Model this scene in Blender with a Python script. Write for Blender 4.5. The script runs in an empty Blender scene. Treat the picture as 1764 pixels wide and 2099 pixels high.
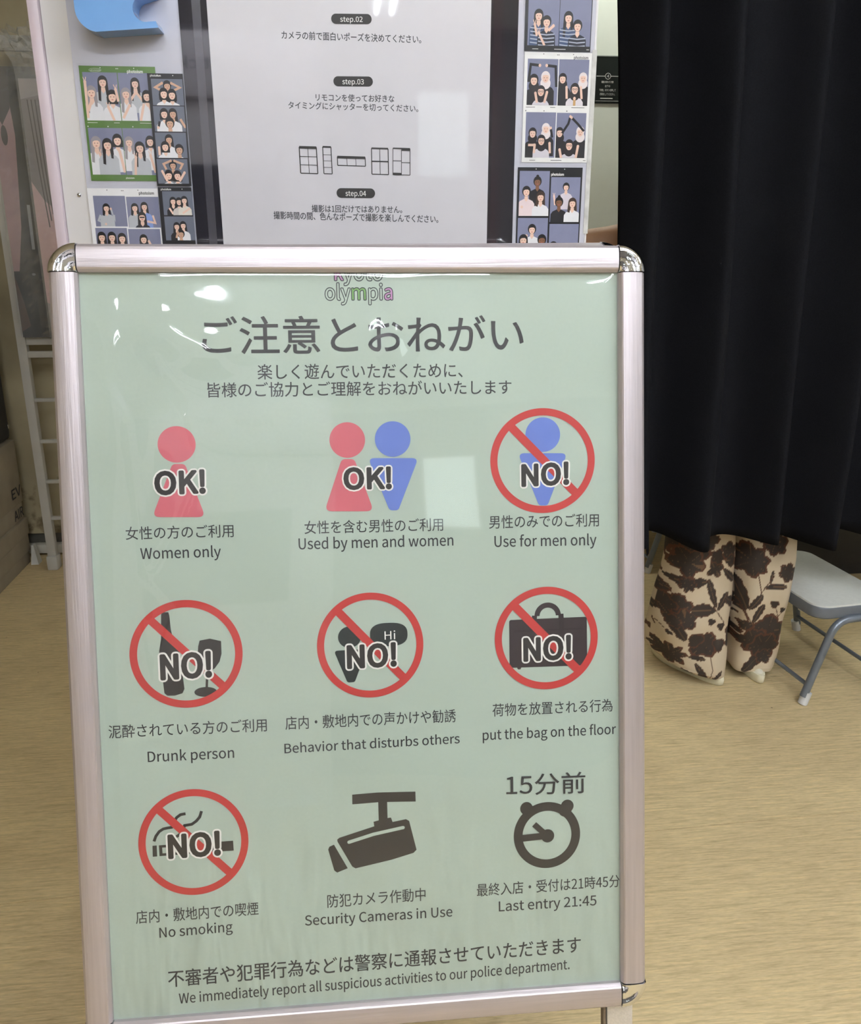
import bpy, bmesh, math, random
from math import sin, cos, pi, radians, exp, sqrt
from mathutils import Vector, Matrix
from mathutils.geometry import tessellate_polygon
random.seed(7)
sc = bpy.context.scene
C = bpy.data.collections.new('scene'); sc.collection.children.link(C)

# ---------------------------------------------------------------- camera
cam = bpy.data.cameras.new('camera'); cam_o = bpy.data.objects.new('camera', cam); C.objects.link(cam_o)
cam.sensor_fit = 'HORIZONTAL'; cam.sensor_width = 36.0; cam.lens = 1766.0 / 1764.0 * 36.0
cam.clip_start = 0.02; cam.clip_end = 50
cam_o.location = (0, 0, 1.2)
cam_o.rotation_euler = (radians(90 - 17.9), 0, radians(-5.65))
sc.camera = cam_o

# ---------------------------------------------------------------- colour management, world
vs = sc.view_settings
vs.view_transform = 'Standard'; vs.look = 'None'; vs.gamma = 1.0; vs.use_curve_mapping = False
vs.exposure = 0.32
W = bpy.data.worlds.new('world'); sc.world = W; W.use_nodes = True
W.node_tree.nodes['Background'].inputs[0].default_value = (.95, .97, 1.0, 1)
W.node_tree.nodes['Background'].inputs[1].default_value = 0.25
TUBE = 62.0            # radiance of the fluorescent tubes
# ceiling fixtures: x, y, length, rotation
FIXTURES = [(1.15, 0.25, 1.2, 0), (-0.05, -0.80, 1.2, 0), (1.15, -1.0, 1.2, pi/2), (.32, -2.9, 1.2, pi/2), (-0.6, -2.2, 1.2, pi/2), (2.35, 0.1, 1.2, pi/2)]
BOOTH_FIX = [(1.05, 3.0, .6, 0)]

# ---------------------------------------------------------------- helpers
def lin(c):
    o = []
    for v in c[:3]:
        v /= 255.0
        o.append(v/12.92 if v <= .04045 else ((v+.055)/1.055)**2.4)
    return (o[0], o[1], o[2], 1)
MATS = {}
def mat(name, rgb, rough=.5, metal=0.0, var=.06, scale=30, bump=0, bscale=60, stretch=(1,1,1), coat=0, sheen=0, spec=.5, emit=None, estr=0, rgb2=None, det=3):
    if name in MATS: return MATS[name]
    m = bpy.data.materials.new(name); m.use_nodes = True; MATS[name] = m
    nt = m.node_tree; b = nt.nodes['Principled BSDF']; L = nt.links.new
    c = lin(rgb)
    tc = nt.nodes.new('ShaderNodeTexCoord'); mp = nt.nodes.new('ShaderNodeMapping'); mp.inputs['Scale'].default_value = stretch
    L(tc.outputs['Object'], mp.inputs['Vector'])
    if var or rgb2:
        n = nt.nodes.new('ShaderNodeTexNoise'); n.inputs['Scale'].default_value = scale; n.inputs['Detail'].default_value = det
        L(mp.outputs[0], n.inputs['Vector'])
        r = nt.nodes.new('ShaderNodeValToRGB'); r.color_ramp.elements[0].position = .32; r.color_ramp.elements[1].position = .68
        if rgb2: r.color_ramp.elements[0].color = lin(rgb2); r.color_ramp.elements[1].color = c
        else:
            r.color_ramp.elements[0].color = tuple(v*(1-var) for v in c[:3])+(1,)
            r.color_ramp.elements[1].color = tuple(min(1, v*(1+var)) for v in c[:3])+(1,)
        L(n.outputs['Fac'], r.inputs[0]); L(r.outputs[0], b.inputs['Base Color'])
    else: b.inputs['Base Color'].default_value = c
    b.inputs['Roughness'].default_value = rough; b.inputs['Metallic'].default_value = metal
    b.inputs['Coat Weight'].default_value = coat; b.inputs['Coat Roughness'].default_value = .025
    b.inputs['Sheen Weight'].default_value = sheen; b.inputs['Specular IOR Level'].default_value = spec
    if bump:
        n2 = nt.nodes.new('ShaderNodeTexNoise'); n2.inputs['Scale'].default_value = bscale; n2.inputs['Detail'].default_value = 4
        L(mp.outputs[0], n2.inputs['Vector'])
        bp = nt.nodes.new('ShaderNodeBump'); bp.inputs['Strength'].default_value = min(1, bump); bp.inputs['Distance'].default_value = .002
        L(n2.outputs['Fac'], bp.inputs['Height']); L(bp.outputs[0], b.inputs['Normal'])
    if emit:
        b.inputs['Emission Color'].default_value = lin(emit); b.inputs['Emission Strength'].default_value = estr
    return m
INKS = {
 'ink': (40,40,44), 'char': (38,34,33), 'teal': (28,36,37), 'bag': (42,30,34), 'bag2': (33,20,24), 'white': (228,226,222),
 'red': (172,46,44), 'pink': (190,94,106), 'blue': (96,118,192), 'paper': (170,184,172),
 'logo': (40,44,50), 'green': (112,160,90), 'mauve': (180,130,175)}
def ink(k):
    if k in INKS: return mat('print_'+k, INKS[k], rough=.55, var=.03, scale=40)
    # 'r,g,b' strings for the photo prints
    c = tuple(int(v) for v in k.split(','))
    return mat('photo_print_%02x%02x%02x' % c, c, rough=.35, var=.03, scale=60, coat=.3)

def link_mesh(name, verts, faces, mats, parent=None, mi=None, smooth=False, loc=None):
    me = bpy.data.meshes.new(name); me.from_pydata([tuple(v) for v in verts], [], faces)
    if not isinstance(mats, (list, tuple)): mats = [mats]
    for m in mats: me.materials.append(m)
    if mi: me.polygons.foreach_set('material_index', mi)
    if smooth: me.polygons.foreach_set('use_smooth', [True]*len(me.polygons))
    me.update(); me.validate()
    o = bpy.data.objects.new(name, me); C.objects.link(o)
    if parent: o.parent = parent
    if loc: o.location = loc
    return o
def bm_obj(name, bm, m, parent=None, smooth=False, angle=None):
    bmesh.ops.recalc_face_normals(bm, faces=bm.faces[:])
    me = bpy.data.meshes.new(name); bm.to_mesh(me); bm.free()
    for x in (m if isinstance(m, (list, tuple)) else [m]): me.materials.append(x)
    if smooth:
        me.polygons.foreach_set('use_smooth', [True]*len(me.polygons))
        if angle:
            try: me.set_sharp_from_angle(angle=radians(angle))
            except Exception: pass
    o = bpy.data.objects.new(name, me); C.objects.link(o)
    if parent: o.parent = parent
    return o
def empty(name, loc=(0,0,0), rot=(0,0,0), parent=None):
    o = bpy.data.objects.new(name, None); C.objects.link(o); o.location = loc; o.rotation_euler = rot
    o.empty_display_size = .05
    if parent: o.parent = parent
    return o
def tag(o, label, cat=None, group=None, kind=None):
    if label: o['label'] = label
    if cat: o['category'] = cat
    if group: o['group'] = group
    if kind: o['kind'] = kind
    return o
def add_box(bm, x0, x1, y0, y1, z0, z1, bev=0, seg=2):
    vs_ = [bm.verts.new((x, y, z)) for x in (x0, x1) for y in (y0, y1) for z in (z0, z1)]
    fs = [bm.faces.new([vs_[i] for i in q]) for q in ((0,1,3,2),(4,6,7,5),(0,4,5,1),(2,3,7,6),(0,2,6,4),(1,5,7,3))]
    if bev:
        es = list({e for f in fs for e in f.edges})
        bmesh.ops.bevel(bm, geom=es, offset=bev, segments=seg, affect='EDGES', profile=.6)
def box(name, m, x0, x1, y0, y1, z0, z1, parent=None, bev=0, seg=2):
    bm = bmesh.new(); add_box(bm, x0, x1, y0, y1, z0, z1, bev, seg)
    return bm_obj(name, bm, m, parent, smooth=bool(bev), angle=40)
def tube_mesh(bm, pts, r, n=12, cap=True, radii=None):
    pts = [Vector(p) for p in pts]; rings = []
    up = None
    for i, p in enumerate(pts):
        d = (pts[min(i+1, len(pts)-1)] - pts[max(i-1, 0)]).normalized()
        if up is None:
            up = Vector((0,0,1)) if abs(d.z) < .9 else Vector((1,0,0))
        a = d.cross(up).normalized(); b = a.cross(d).normalized(); up = b
        rr = radii[i] if radii else r
        rings.append([bm.verts.new(p + a*cos(2*pi*k/n)*rr + b*sin(2*pi*k/n)*rr) for k in range(n)])
    for i in range(len(rings)-1):
        for k in range(n):
            bm.faces.new((rings[i][k], rings[i][(k+1)%n], rings[i+1][(k+1)%n], rings[i+1][k]))
    if cap: bm.faces.new(rings[0][::-1]); bm.faces.new(rings[-1])
def tube(name, m, pts, r, parent=None, n=12, radii=None):
    bm = bmesh.new(); tube_mesh(bm, pts, r, n, radii=radii); return bm_obj(name, bm, m, parent, smooth=True, angle=50)
def arc_path(pts, rad, seg=6):
    "polyline with rounded corners"
    pts = [Vector(p) for p in pts]; out = [pts[0]]
    for i in range(1, len(pts)-1):
        a, b, c = pts[i-1], pts[i], pts[i+1]
        u = (a-b).normalized(); v = (c-b).normalized()
        p0 = b+u*rad; p1 = b+v*rad
        for k in range(seg+1):
            t = k/seg; out.append(p0*(1-t)**2 + b*2*t*(1-t) + p1*t*t)
    out.append(pts[-1]); return out
def dup(root):
    r = root.copy(); C.objects.link(r)
    for ch in list(root.children):
        c = ch.copy(); C.objects.link(c); c.parent = r
        for g in list(ch.children):
            d = g.copy(); C.objects.link(d); d.parent = c
    return r

# ---------------------------------------------------------------- flat print kit
TXT = {}
import os
def bundled(fname):      # Blender's own interface fonts; the built-in font takes over if one is missing
    try: return bpy.data.fonts.load(os.path.join(bpy.utils.system_resource('DATAFILES'), 'fonts', fname))
    except Exception: return None
F_CJK = bundled('Noto Sans CJK Regular.woff2')
def glyphs(s, off=0.0, res=4):
    key = (s, off)
    if key in TXT: return TXT[key]
    cu = bpy.data.curves.new('t', 'FONT')
    if F_CJK and any(ord(c) < 0x2000 for c in s): cu.font = F_CJK
    cu.body = s; cu.size = 1; cu.offset = off; cu.resolution_u = res
    cu.dimensions = '2D'; cu.fill_mode = 'BOTH'
    ob = bpy.data.objects.new('t', cu)
    me = bpy.data.meshes.new_from_object(ob)
    vs_ = [(v.co.x, v.co.y) for v in me.vertices]; fs = [tuple(p.vertices) for p in me.polygons]
    bpy.data.meshes.remove(me); bpy.data.objects.remove(ob); bpy.data.curves.remove(cu)
    TXT[key] = (vs_, fs); return TXT[key]
def bb(vs_):
    xs = [v[0] for v in vs_]; ys = [v[1] for v in vs_]; return min(xs), max(xs), min(ys), max(ys)
class Art:
    def __init__(s, mapf, w0=.0002, dw=.00006):
        s.map = mapf; s.w = w0; s.dw = dw; s.v = []; s.f = []; s.mi = []; s.m = []; s.clip = None
    def _m(s, k):
        m = ink(k)
        if m not in s.m: s.m.append(m)
        return s.m.index(m)
    def add(s, pts, faces, k):
        b = len(s.v); s.v += [s.map(p[0], p[1], s.w) for p in pts]
        i = s._m(k)
        for f in faces:
            s.f.append([b+j for j in f]); s.mi.append(i)
    def up(s): s.w += s.dw
    def poly(s, pts, k):
        if s.clip:
            pts = clip_poly(pts, s.clip)
            if len(pts) < 3: return
            s.add(pts, [list(range(len(pts)))], k)
        else:
            tri = tessellate_polygon([[Vector((p[0], p[1], 0)) for p in pts]])
            s.add(pts, [list(t) for t in tri], k)
        s.up()
    def ell(s, x, y, rx, ry, k, n=48, a=0):
        s.poly([(x+rx*cos(t)*cos(a)-ry*sin(t)*sin(a), y+rx*cos(t)*sin(a)+ry*sin(t)*cos(a)) for t in [2*pi*i/n for i in range(n)]], k)
    def rpoly(s, pts, r, k, seg=5):
        if r <= 0: return s.poly(pts, k)
        out = []; n = len(pts)
        for i in range(n):
            b = Vector(pts[i]); u = Vector(pts[i-1])-b; v = Vector(pts[(i+1) % n])-b
            lu, lv = u.length, v.length; q = min(r, .48*lu, .48*lv)
            ang = u.angle(v); d = min(q/max(.2, math.tan(ang/2)), .48*lu, .48*lv)
            p0 = b+u.normalized()*d; p1 = b+v.normalized()*d
            for j in range(seg+1):
                t = j/seg; p = p0*(1-t)**2+b*2*t*(1-t)+p1*t*t; out.append((p.x, p.y))
        s.poly(out, k)
    def ring(s, x, y, rx, ry, t, k, a0=0, a1=2*pi, n=96):
        pts = []; cl = abs(a1-a0-2*pi) < 1e-6
        for i in range(n+1):
            a = a0+(a1-a0)*i/n
            pts += [(x+rx*cos(a), y+ry*sin(a)), (x+(rx-t)*cos(a), y+(ry-t)*sin(a))]
        s.add(pts, [(2*i, 2*i+1, 2*i+3, 2*i+2) for i in range(n)], k); s.up()
    def line(s, pts, w, k, rnd=False):
        pts = [Vector(p) for p in pts]; n = len(pts); L_ = []; R_ = []
        for i, p in enumerate(pts):
            d0 = (p-pts[i-1]).normalized() if i else None; d1 = (pts[i+1]-p).normalized() if i < n-1 else None
            d = ((d0 or d1)+(d1 or d0)).normalized(); q = Vector((-d.y, d.x))
            sc_ = 1/max(.5, q.dot(Vector((-(d1 or d0).y, (d1 or d0).x))))
            L_.append(p+q*w/2*sc_); R_.append(p-q*w/2*sc_)
        if s.clip:
            for i in range(n-1):
                s.poly([tuple(L_[i]), tuple(L_[i+1]), tuple(R_[i+1]), tuple(R_[i])], k); s.w -= s.dw
            s.up()
        else:
            v = [];
            for a, b in zip(L_, R_): v += [tuple(a), tuple(b)]
            s.add(v, [(2*i, 2*i+1, 2*i+3, 2*i+2) for i in range(n-1)], k); s.up()
        if rnd:
            for p in (pts[0], pts[-1]): s.ell(p.x, p.y, w/2, w/2, k, 24)
    def text(s, t, u0, v0, u1, v1, h, mode, bold, k, inset=None):
        vs_, fs = glyphs(t, 0.0); x0, x1, y0, y1 = bb(vs_)
        if mode == 'cap':
            c = bb(glyphs('H')[0]); yb, hh = 0.0, c[3]
        elif mode == 'xh':
            c = bb(glyphs('x')[0]); yb, hh = 0.0, c[3]
        else: yb, hh = y0, y1-y0
        sx = (u1-u0)/(x1-x0); sy = h/hh; sl = (v1-v0)/(x1-x0)
        n = 0 if not bold else 16 if bold > .02 else 6      # heavier strokes: the glyph laid down again around a small circle
        r = bold*(h if mode == 'box' else h/.73); ri = r if inset is None else inset*(h if mode == 'box' else h/.73); q = 1-2*ri/(u1-u0)
        for i in range(max(1, n)):
            a = 2*pi*i/max(1, n); dx, dy = (r*cos(a), r*sin(a)) if n else (0, 0)
            s.add([(u0+ri+(x-x0)*sx*q+dx, v0+(y-yb)*sy+(x-x0)*sl+dy) for x, y in vs_], fs, k)
            s.w += s.dw*.08
        s.up()
    def word(s, t, *a):
        "heavy lettering with a pale outline"
        s.text(t, *a, 'cap', .098, 'white', .042); s.text(t, *a, 'cap', .042, 'char', .042)
    def build(s, name, parent=None):
        return link_mesh(name, s.v, s.f, s.m, parent, s.mi)
def clip_poly(pts, r):
    x0, y0, x1, y1 = r
    for ax, val, keep in ((0, x0, 1), (0, x1, -1), (1, y0, 1), (1, y1, -1)):
        out = []
        for i in range(len(pts)):
            a, b = pts[i-1], pts[i]
            ia = (a[ax]-val)*keep >= 0; ib = (b[ax]-val)*keep >= 0
            if ia != ib:
                t = (val-a[ax])/(b[ax]-a[ax]); out.append((a[0]+(b[0]-a[0])*t, a[1]+(b[1]-a[1])*t))
            if ib: out.append(b)
        pts = out
        if not pts: return []
    return pts
def draw(A, prims):
    for p in prims:
        k = p[0]
        if k == 'text': A.text(*p[1:])
        elif k == 'ell': A.ell(*p[1:], n=72)
        elif k == 'ring': A.ring(*p[1:])
        elif k == 'arch': A.ring(*p[1:], a0=0, a1=pi)
        elif k == 'poly': A.rpoly(*p[1:])
        elif k == 'line': A.line(*p[1:], rnd=(p[3] == 'paper' or p[2] > .0125 and p[3] == 'char'))
        elif k == 'word': A.word(*p[1:])
        elif k == 'sell':
            x, y, rx, ry, c = p[1:]
            A.poly([(x+rx*abs(cos(t))**.75*(1 if cos(t) > 0 else -1), y+ry*abs(sin(t))**.75*(1 if sin(t) > 0 else -1)) for t in [2*pi*i/64 for i in range(64)]], c)

# ---------------------------------------------------------------- data measured in metres on the poster, the sheet and the board
POSTER=[('heading', [('text', 'ご注意とおねがい', -0.16472, 0.73175, 0.18259, 0.73148, 0.03967, 'box', 0.01, 'ink')]), ('subheading', [('text', '楽しく遊んでいただくために、', -0.10768, 0.70429, 0.11427, 0.70393, 0.01627, 'box', 0.006, 'ink')]), ('subheading', [('text', '皆様のご協力とご理解をおねがいいたします', -0.16131, 0.68574, 0.16836, 0.68514, 0.01579, 'box', 0.006, 'ink')]), ('caption', [('text', '女性の方のご利用', -0.25253, 0.5352, -0.13881, 0.53509, 0.01425, 'box', 0.004, 'ink')]), ('caption', [('text', 'Women only', -0.23812, 0.51421, -0.15307, 0.51423, 0.01165, 'cap', 0.008, 'ink')]), ('caption', [('text', '女性を含む男性のご利用', -0.06273, 0.53613, 0.08963, 0.53562, 0.01454, 'box', 0.004, 'ink')]), ('caption', [('text', 'Used by men and women', -0.06955, 0.51971, 0.1008, 0.51896, 0.01188, 'cap', 0.008, 'ink')]), ('caption', [('text', '男性のみでのご利用', 0.14111, 0.53637, 0.26641, 0.53566, 0.01482, 'box', 0.004, 'ink')]), ('caption', [('text', 'Use for men only', 0.14687, 0.51595, 0.26348, 0.5147, 0.01211, 'cap', 0.008, 'ink')]), ('caption', [('text', '泥酔されている方のご利用', -0.27986, 0.31905, -0.11025, 0.31856, 0.01471, 'box', 0.004, 'ink')]), ('caption', [('text', 'Drunk person', -0.23967, 0.2908, -0.14677, 0.29072, 0.01149, 'cap', 0.008, 'ink')]), ('caption', [('text', '店内・敷地内での声かけや勧誘', -0.08996, 0.31919, 0.10009, 0.31857, 0.015, 'box', 0.004, 'ink')]), ('caption', [('text', 'Behavior that disturbs others', -0.09184, 0.29275, 0.10411, 0.29416, 0.0106, 'cap', 0.008, 'ink')]), ('caption', [('text', '荷物を放置される行為', 0.14192, 0.3227, 0.28131, 0.32214, 0.01473, 'box', 0.004, 'ink')]), ('caption', [('text', 'put the bag on the floor', 0.13035, 0.29618, 0.28522, 0.29563, 0.01137, 'cap', 0.008, 'ink')]), ('caption', [('text', '店内・敷地内での喫煙', -0.25983, 0.10839, -0.12616, 0.10936, 0.01516, 'box', 0.004, 'ink')]), ('caption', [('text', 'No smoking', -0.23525, 0.09084, -0.15526, 0.09221, 0.01126, 'cap', 0.008, 'ink')]), ('caption', [('text', '防犯カメラ作動中', -0.04946, 0.11182, 0.06176, 0.11253, 0.01545, 'box', 0.004, 'ink')]), ('caption', [('text', 'Security Cameras in Use', -0.07513, 0.09312, 0.09224, 0.09183, 0.01148, 'cap', 0.008, 'ink')]), ('caption', [('text', '最終入店・受付は21時45分', 0.12081, 0.113, 0.28916, 0.11297, 0.01516, 'box', 0.004, 'ink')]), ('caption', [('text', 'Last entry 21:45', 0.14606, 0.09376, 0.2611, 0.09315, 0.0117, 'cap', 0.008, 'ink')]), ('warning_line', [('text', '不審者や犯罪行為などは警察に通報させていただきます', -0.22804, 0.03257, 0.24214, 0.03726, 0.01966, 'box', 0.008, 'ink')]), ('warning_line', [('text', 'We immediately report all suspicious activities to our police department.', -0.21709, 0.01288, 0.22862, 0.01815, 0.0116, 'cap', 0.008, 'ink')]), ('logo', [('logo', 'kyoto', -0.02253, 0.80919, 0.02832, 0.80942, 0.01292), ('logo', 'olympia', -0.03299, 0.78854, 0.03893, 0.78862, 0.01063)])]
PICTO=[('pink round-headed figure', [('silhouette', [('ell', -0.19538, 0.6364, 0.01989, 0.01951, 'pink'), ('poly', [(-0.20079, 0.61565), (-0.18751, 0.61538), (-0.16808, 0.55763), (-0.224, 0.55911)], 0.00562, 'pink')]), ('lettering', [('word', 'OK!', -0.22045, 0.58367, -0.16657, 0.58449, 0.02304)])]), ('pink figure and blue figure side by side', [('silhouette', [('ell', -0.01364, 0.63783, 0.01932, 0.01934, 'pink'), ('poly', [(-0.02027, 0.61726), (-0.00649, 0.61699), (0.01343, 0.55929), (-0.04034, 0.56068)], 0.00583, 'pink')]), ('silhouette', [('ell', 0.03585, 0.63802, 0.01951, 0.01943, 'blue'), ('poly', [(0.00842, 0.61775), (0.06357, 0.61666), (0.04029, 0.55968), (0.03061, 0.55993)], 0.00479, 'blue')]), ('lettering', [('word', 'OK!', -0.019, 0.58474, 0.03385, 0.58458, 0.0219)])]), ('blue figure behind a red prohibition ring', [('silhouette', [('ell', 0.20303, 0.63992, 0.01961, 0.01921, 'blue'), ('poly', [(0.17468, 0.61987), (0.23057, 0.61879), (0.2078, 0.56086), (0.19779, 0.56112)], 0.00495, 'blue')]), ('prohibition_ring', [('ring', 0.20274, 0.61091, 0.05924, 0.05842, 0.00803, 'red'), ('line', [(0.16627, 0.65025), (0.23915, 0.5749)], 0.00932, 'red')]), ('lettering', [('word', 'NO!', 0.17811, 0.58342, 0.23253, 0.58491, 0.02288)])]), ('bottle and glass behind a red prohibition ring', [('silhouette', [('poly', [(-0.21912, 0.45194), (-0.21846, 0.45565), (-0.21124, 0.45538), (-0.21036, 0.45161), (-0.20941, 0.43658), (-0.20683, 0.42306), (-0.20201, 0.41372), (-0.20032, 0.40396), (-0.19745, 0.37031), (-0.19972, 0.36554), (-0.20814, 0.36322), (-0.21593, 0.36358), (-0.21893, 0.36643), (-0.22205, 0.40488), (-0.22276, 0.41297), (-0.22015, 0.42628)], 0.0, 'char')]), ('silhouette', [('poly', [(-0.1793, 0.42303), (-0.16829, 0.42474), (-0.15638, 0.42156), (-0.15636, 0.40751), (-0.15876, 0.39894), (-0.16426, 0.3916), (-0.17067, 0.38808), (-0.17479, 0.38989), (-0.17977, 0.3966), (-0.18203, 0.40588), (-0.1811, 0.41663)], 0.0, 'char'), ('line', [(-0.17218, 0.38977), (-0.17372, 0.36922)], 0.00261, 'char'), ('ell', -0.17489, 0.36602, 0.01203, 0.00543, 'char')]), ('prohibition_ring', [('ring', -0.19389, 0.40881, 0.06022, 0.05947, 0.00805, 'red'), ('line', [(-0.23063, 0.44756), (-0.15657, 0.37225)], 0.00874, 'red')]), ('lettering', [('word', 'NO!', -0.22245, 0.38226, -0.16717, 0.38359, 0.02588)])]), ('talking figure behind a red prohibition ring', [('silhouette', [('ell', -0.01685, 0.42031, 0.01263, 0.01203, 'teal'), ('poly', [(-0.03443, 0.40569), (0.00222, 0.40637), (-0.01221, 0.36955), (-0.02032, 0.36936)], 0.00322, 'teal')]), ('speech_bubble', [('sell', 0.02669, 0.42159, 0.02087, 0.01318, 'teal'), ('text', 'Hi', 0.02195, 0.41601, 0.0339, 0.41608, 0.00934, 'cap', 0, 'white')]), ('prohibition_ring', [('ring', 0.00611, 0.41033, 0.05891, 0.05901, 0.00784, 'red'), ('line', [(-0.02948, 0.45027), (0.04327, 0.37093)], 0.0091, 'red')]), ('lettering', [('word', 'NO!', -0.02043, 0.38589, 0.03489, 0.3868, 0.0242)])]), ('briefcase behind a red prohibition ring', [('silhouette', [('poly', [(0.16238, 0.43263), (0.25168, 0.43316), (0.25193, 0.38365), (0.2445, 0.3772), (0.16224, 0.37795)], 0.00278, 'bag'), ('arch', 0.20659, 0.43597, 0.01515, 0.01506, 0.00589, 'bag'), ('line', [(0.19146, 0.43654), (0.19081, 0.42876)], 0.00588, 'bag'), ('line', [(0.22178, 0.43763), (0.22271, 0.4141)], 0.00591, 'bag2'), ('line', [(0.16723, 0.41964), (0.24592, 0.41992)], 0.00223, 'bag2'), ('poly', [(0.17063, 0.37815), (0.17567, 0.37793), (0.17452, 0.37573), (0.17172, 0.37586)], 0.0, 'bag')]), ('prohibition_ring', [('ring', 0.20493, 0.41033, 0.0593, 0.05876, 0.00815, 'red'), ('line', [(0.16925, 0.44792), (0.24105, 0.37227)], 0.00947, 'red')]), ('lettering', [('word', 'NO!', 0.178, 0.38568, 0.23379, 0.38668, 0.02467)])]), ('smoking cigarette behind a red prohibition ring', [('silhouette', [('poly', [(-0.23866, 0.19632), (-0.23402, 0.1964), (-0.23402, 0.18394), (-0.23881, 0.18387)], 0.0, 'char'), ('poly', [(-0.23173, 0.1964), (-0.19624, 0.197), (-0.19621, 0.19397), (-0.22827, 0.19361), (-0.22818, 0.18711), (-0.19588, 0.18751), (-0.19584, 0.18486), (-0.23151, 0.18415)], 0.0, 'char'), ('poly', [(-0.17826, 0.19624), (-0.15134, 0.19665), (-0.151, 0.18537), (-0.17831, 0.18523)], 0.0, 'char'), ('line', [(-0.23675, 0.20124), (-0.23452, 0.20698), (-0.23075, 0.21201), (-0.22635, 0.21475), (-0.22168, 0.21559), (-0.21702, 0.21605), (-0.21391, 0.22226), (-0.21159, 0.22664), (-0.20718, 0.22976), (-0.20164, 0.23055)], 0.00314, 'char'), ('line', [(-0.18427, 0.23252), (-0.18653, 0.22587), (-0.19028, 0.22157), (-0.19544, 0.21811), (-0.20322, 0.21724), (-0.2042, 0.21413), (-0.20578, 0.21045), (-0.2095, 0.20691), (-0.21353, 0.20453)], 0.00316, 'char')]), ('prohibition_ring', [('ring', -0.19406, 0.19769, 0.0596, 0.06022, 0.00791, 'red'), ('line', [(-0.22989, 0.23646), (-0.1566, 0.16115)], 0.00888, 'red')]), ('lettering', [('word', 'NO!', -0.22211, 0.1817, -0.16492, 0.18243, 0.02499)])]), ('black security camera', [('silhouette', [('poly', [(-0.01844, 0.24138), (0.00954, 0.24225), (0.05268, 0.24083), (0.05277, 0.22931), (0.0206, 0.23063), (0.02059, 0.21204), (0.02441, 0.21239), (0.02616, 0.2071), (0.04127, 0.20952), (0.04489, 0.20721), (0.05261, 0.17314), (0.04902, 0.16958), (0.02396, 0.16322), (-0.01682, 0.15585), (-0.0204, 0.15818), (-0.03615, 0.18804), (-0.03649, 0.19056), (-0.03402, 0.19249), (0.00539, 0.20337), (0.00471, 0.20867), (0.01057, 0.20998), (0.01049, 0.23097), (-0.01857, 0.2302)], 0.0, 'char'), ('poly', [(-0.04554, 0.18281), (-0.04026, 0.18497), (-0.02553, 0.1566), (-0.03751, 0.15237), (-0.04066, 0.15493), (-0.04683, 0.17956)], 0.0, 'char'), ('line', [(-0.0233, 0.18681), (0.00436, 0.19425), (0.03781, 0.19994)], 0.00383, 'paper')])]), ('black alarm clock under the time', [('silhouette', [('ring', 0.20337, 0.18066, 0.03885, 0.03903, 0.01028, 'char'), ('line', [(0.17974, 0.21422), (0.18219, 0.20948)], 0.01419, 'char'), ('ell', 0.17973, 0.21347, 0.00738, 0.00746, 'char'), ('ell', 0.2273, 0.21386, 0.00744, 0.0075, 'char'), ('line', [(0.2273, 0.21369), (0.22439, 0.20867)], 0.01432, 'char'), ('ell', 0.20393, 0.18004, 0.00771, 0.00781, 'char'), ('line', [(0.20411, 0.18044), (0.17331, 0.17891)], 0.008, 'char'), ('line', [(0.20297, 0.18051), (0.18828, 0.19471)], 0.00686, 'char')]), ('lettering', [('text', '15分前', 0.15639, 0.22993, 0.24863, 0.22802, 0.02522, 'box', 0.006, 'ink')])])]
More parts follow.
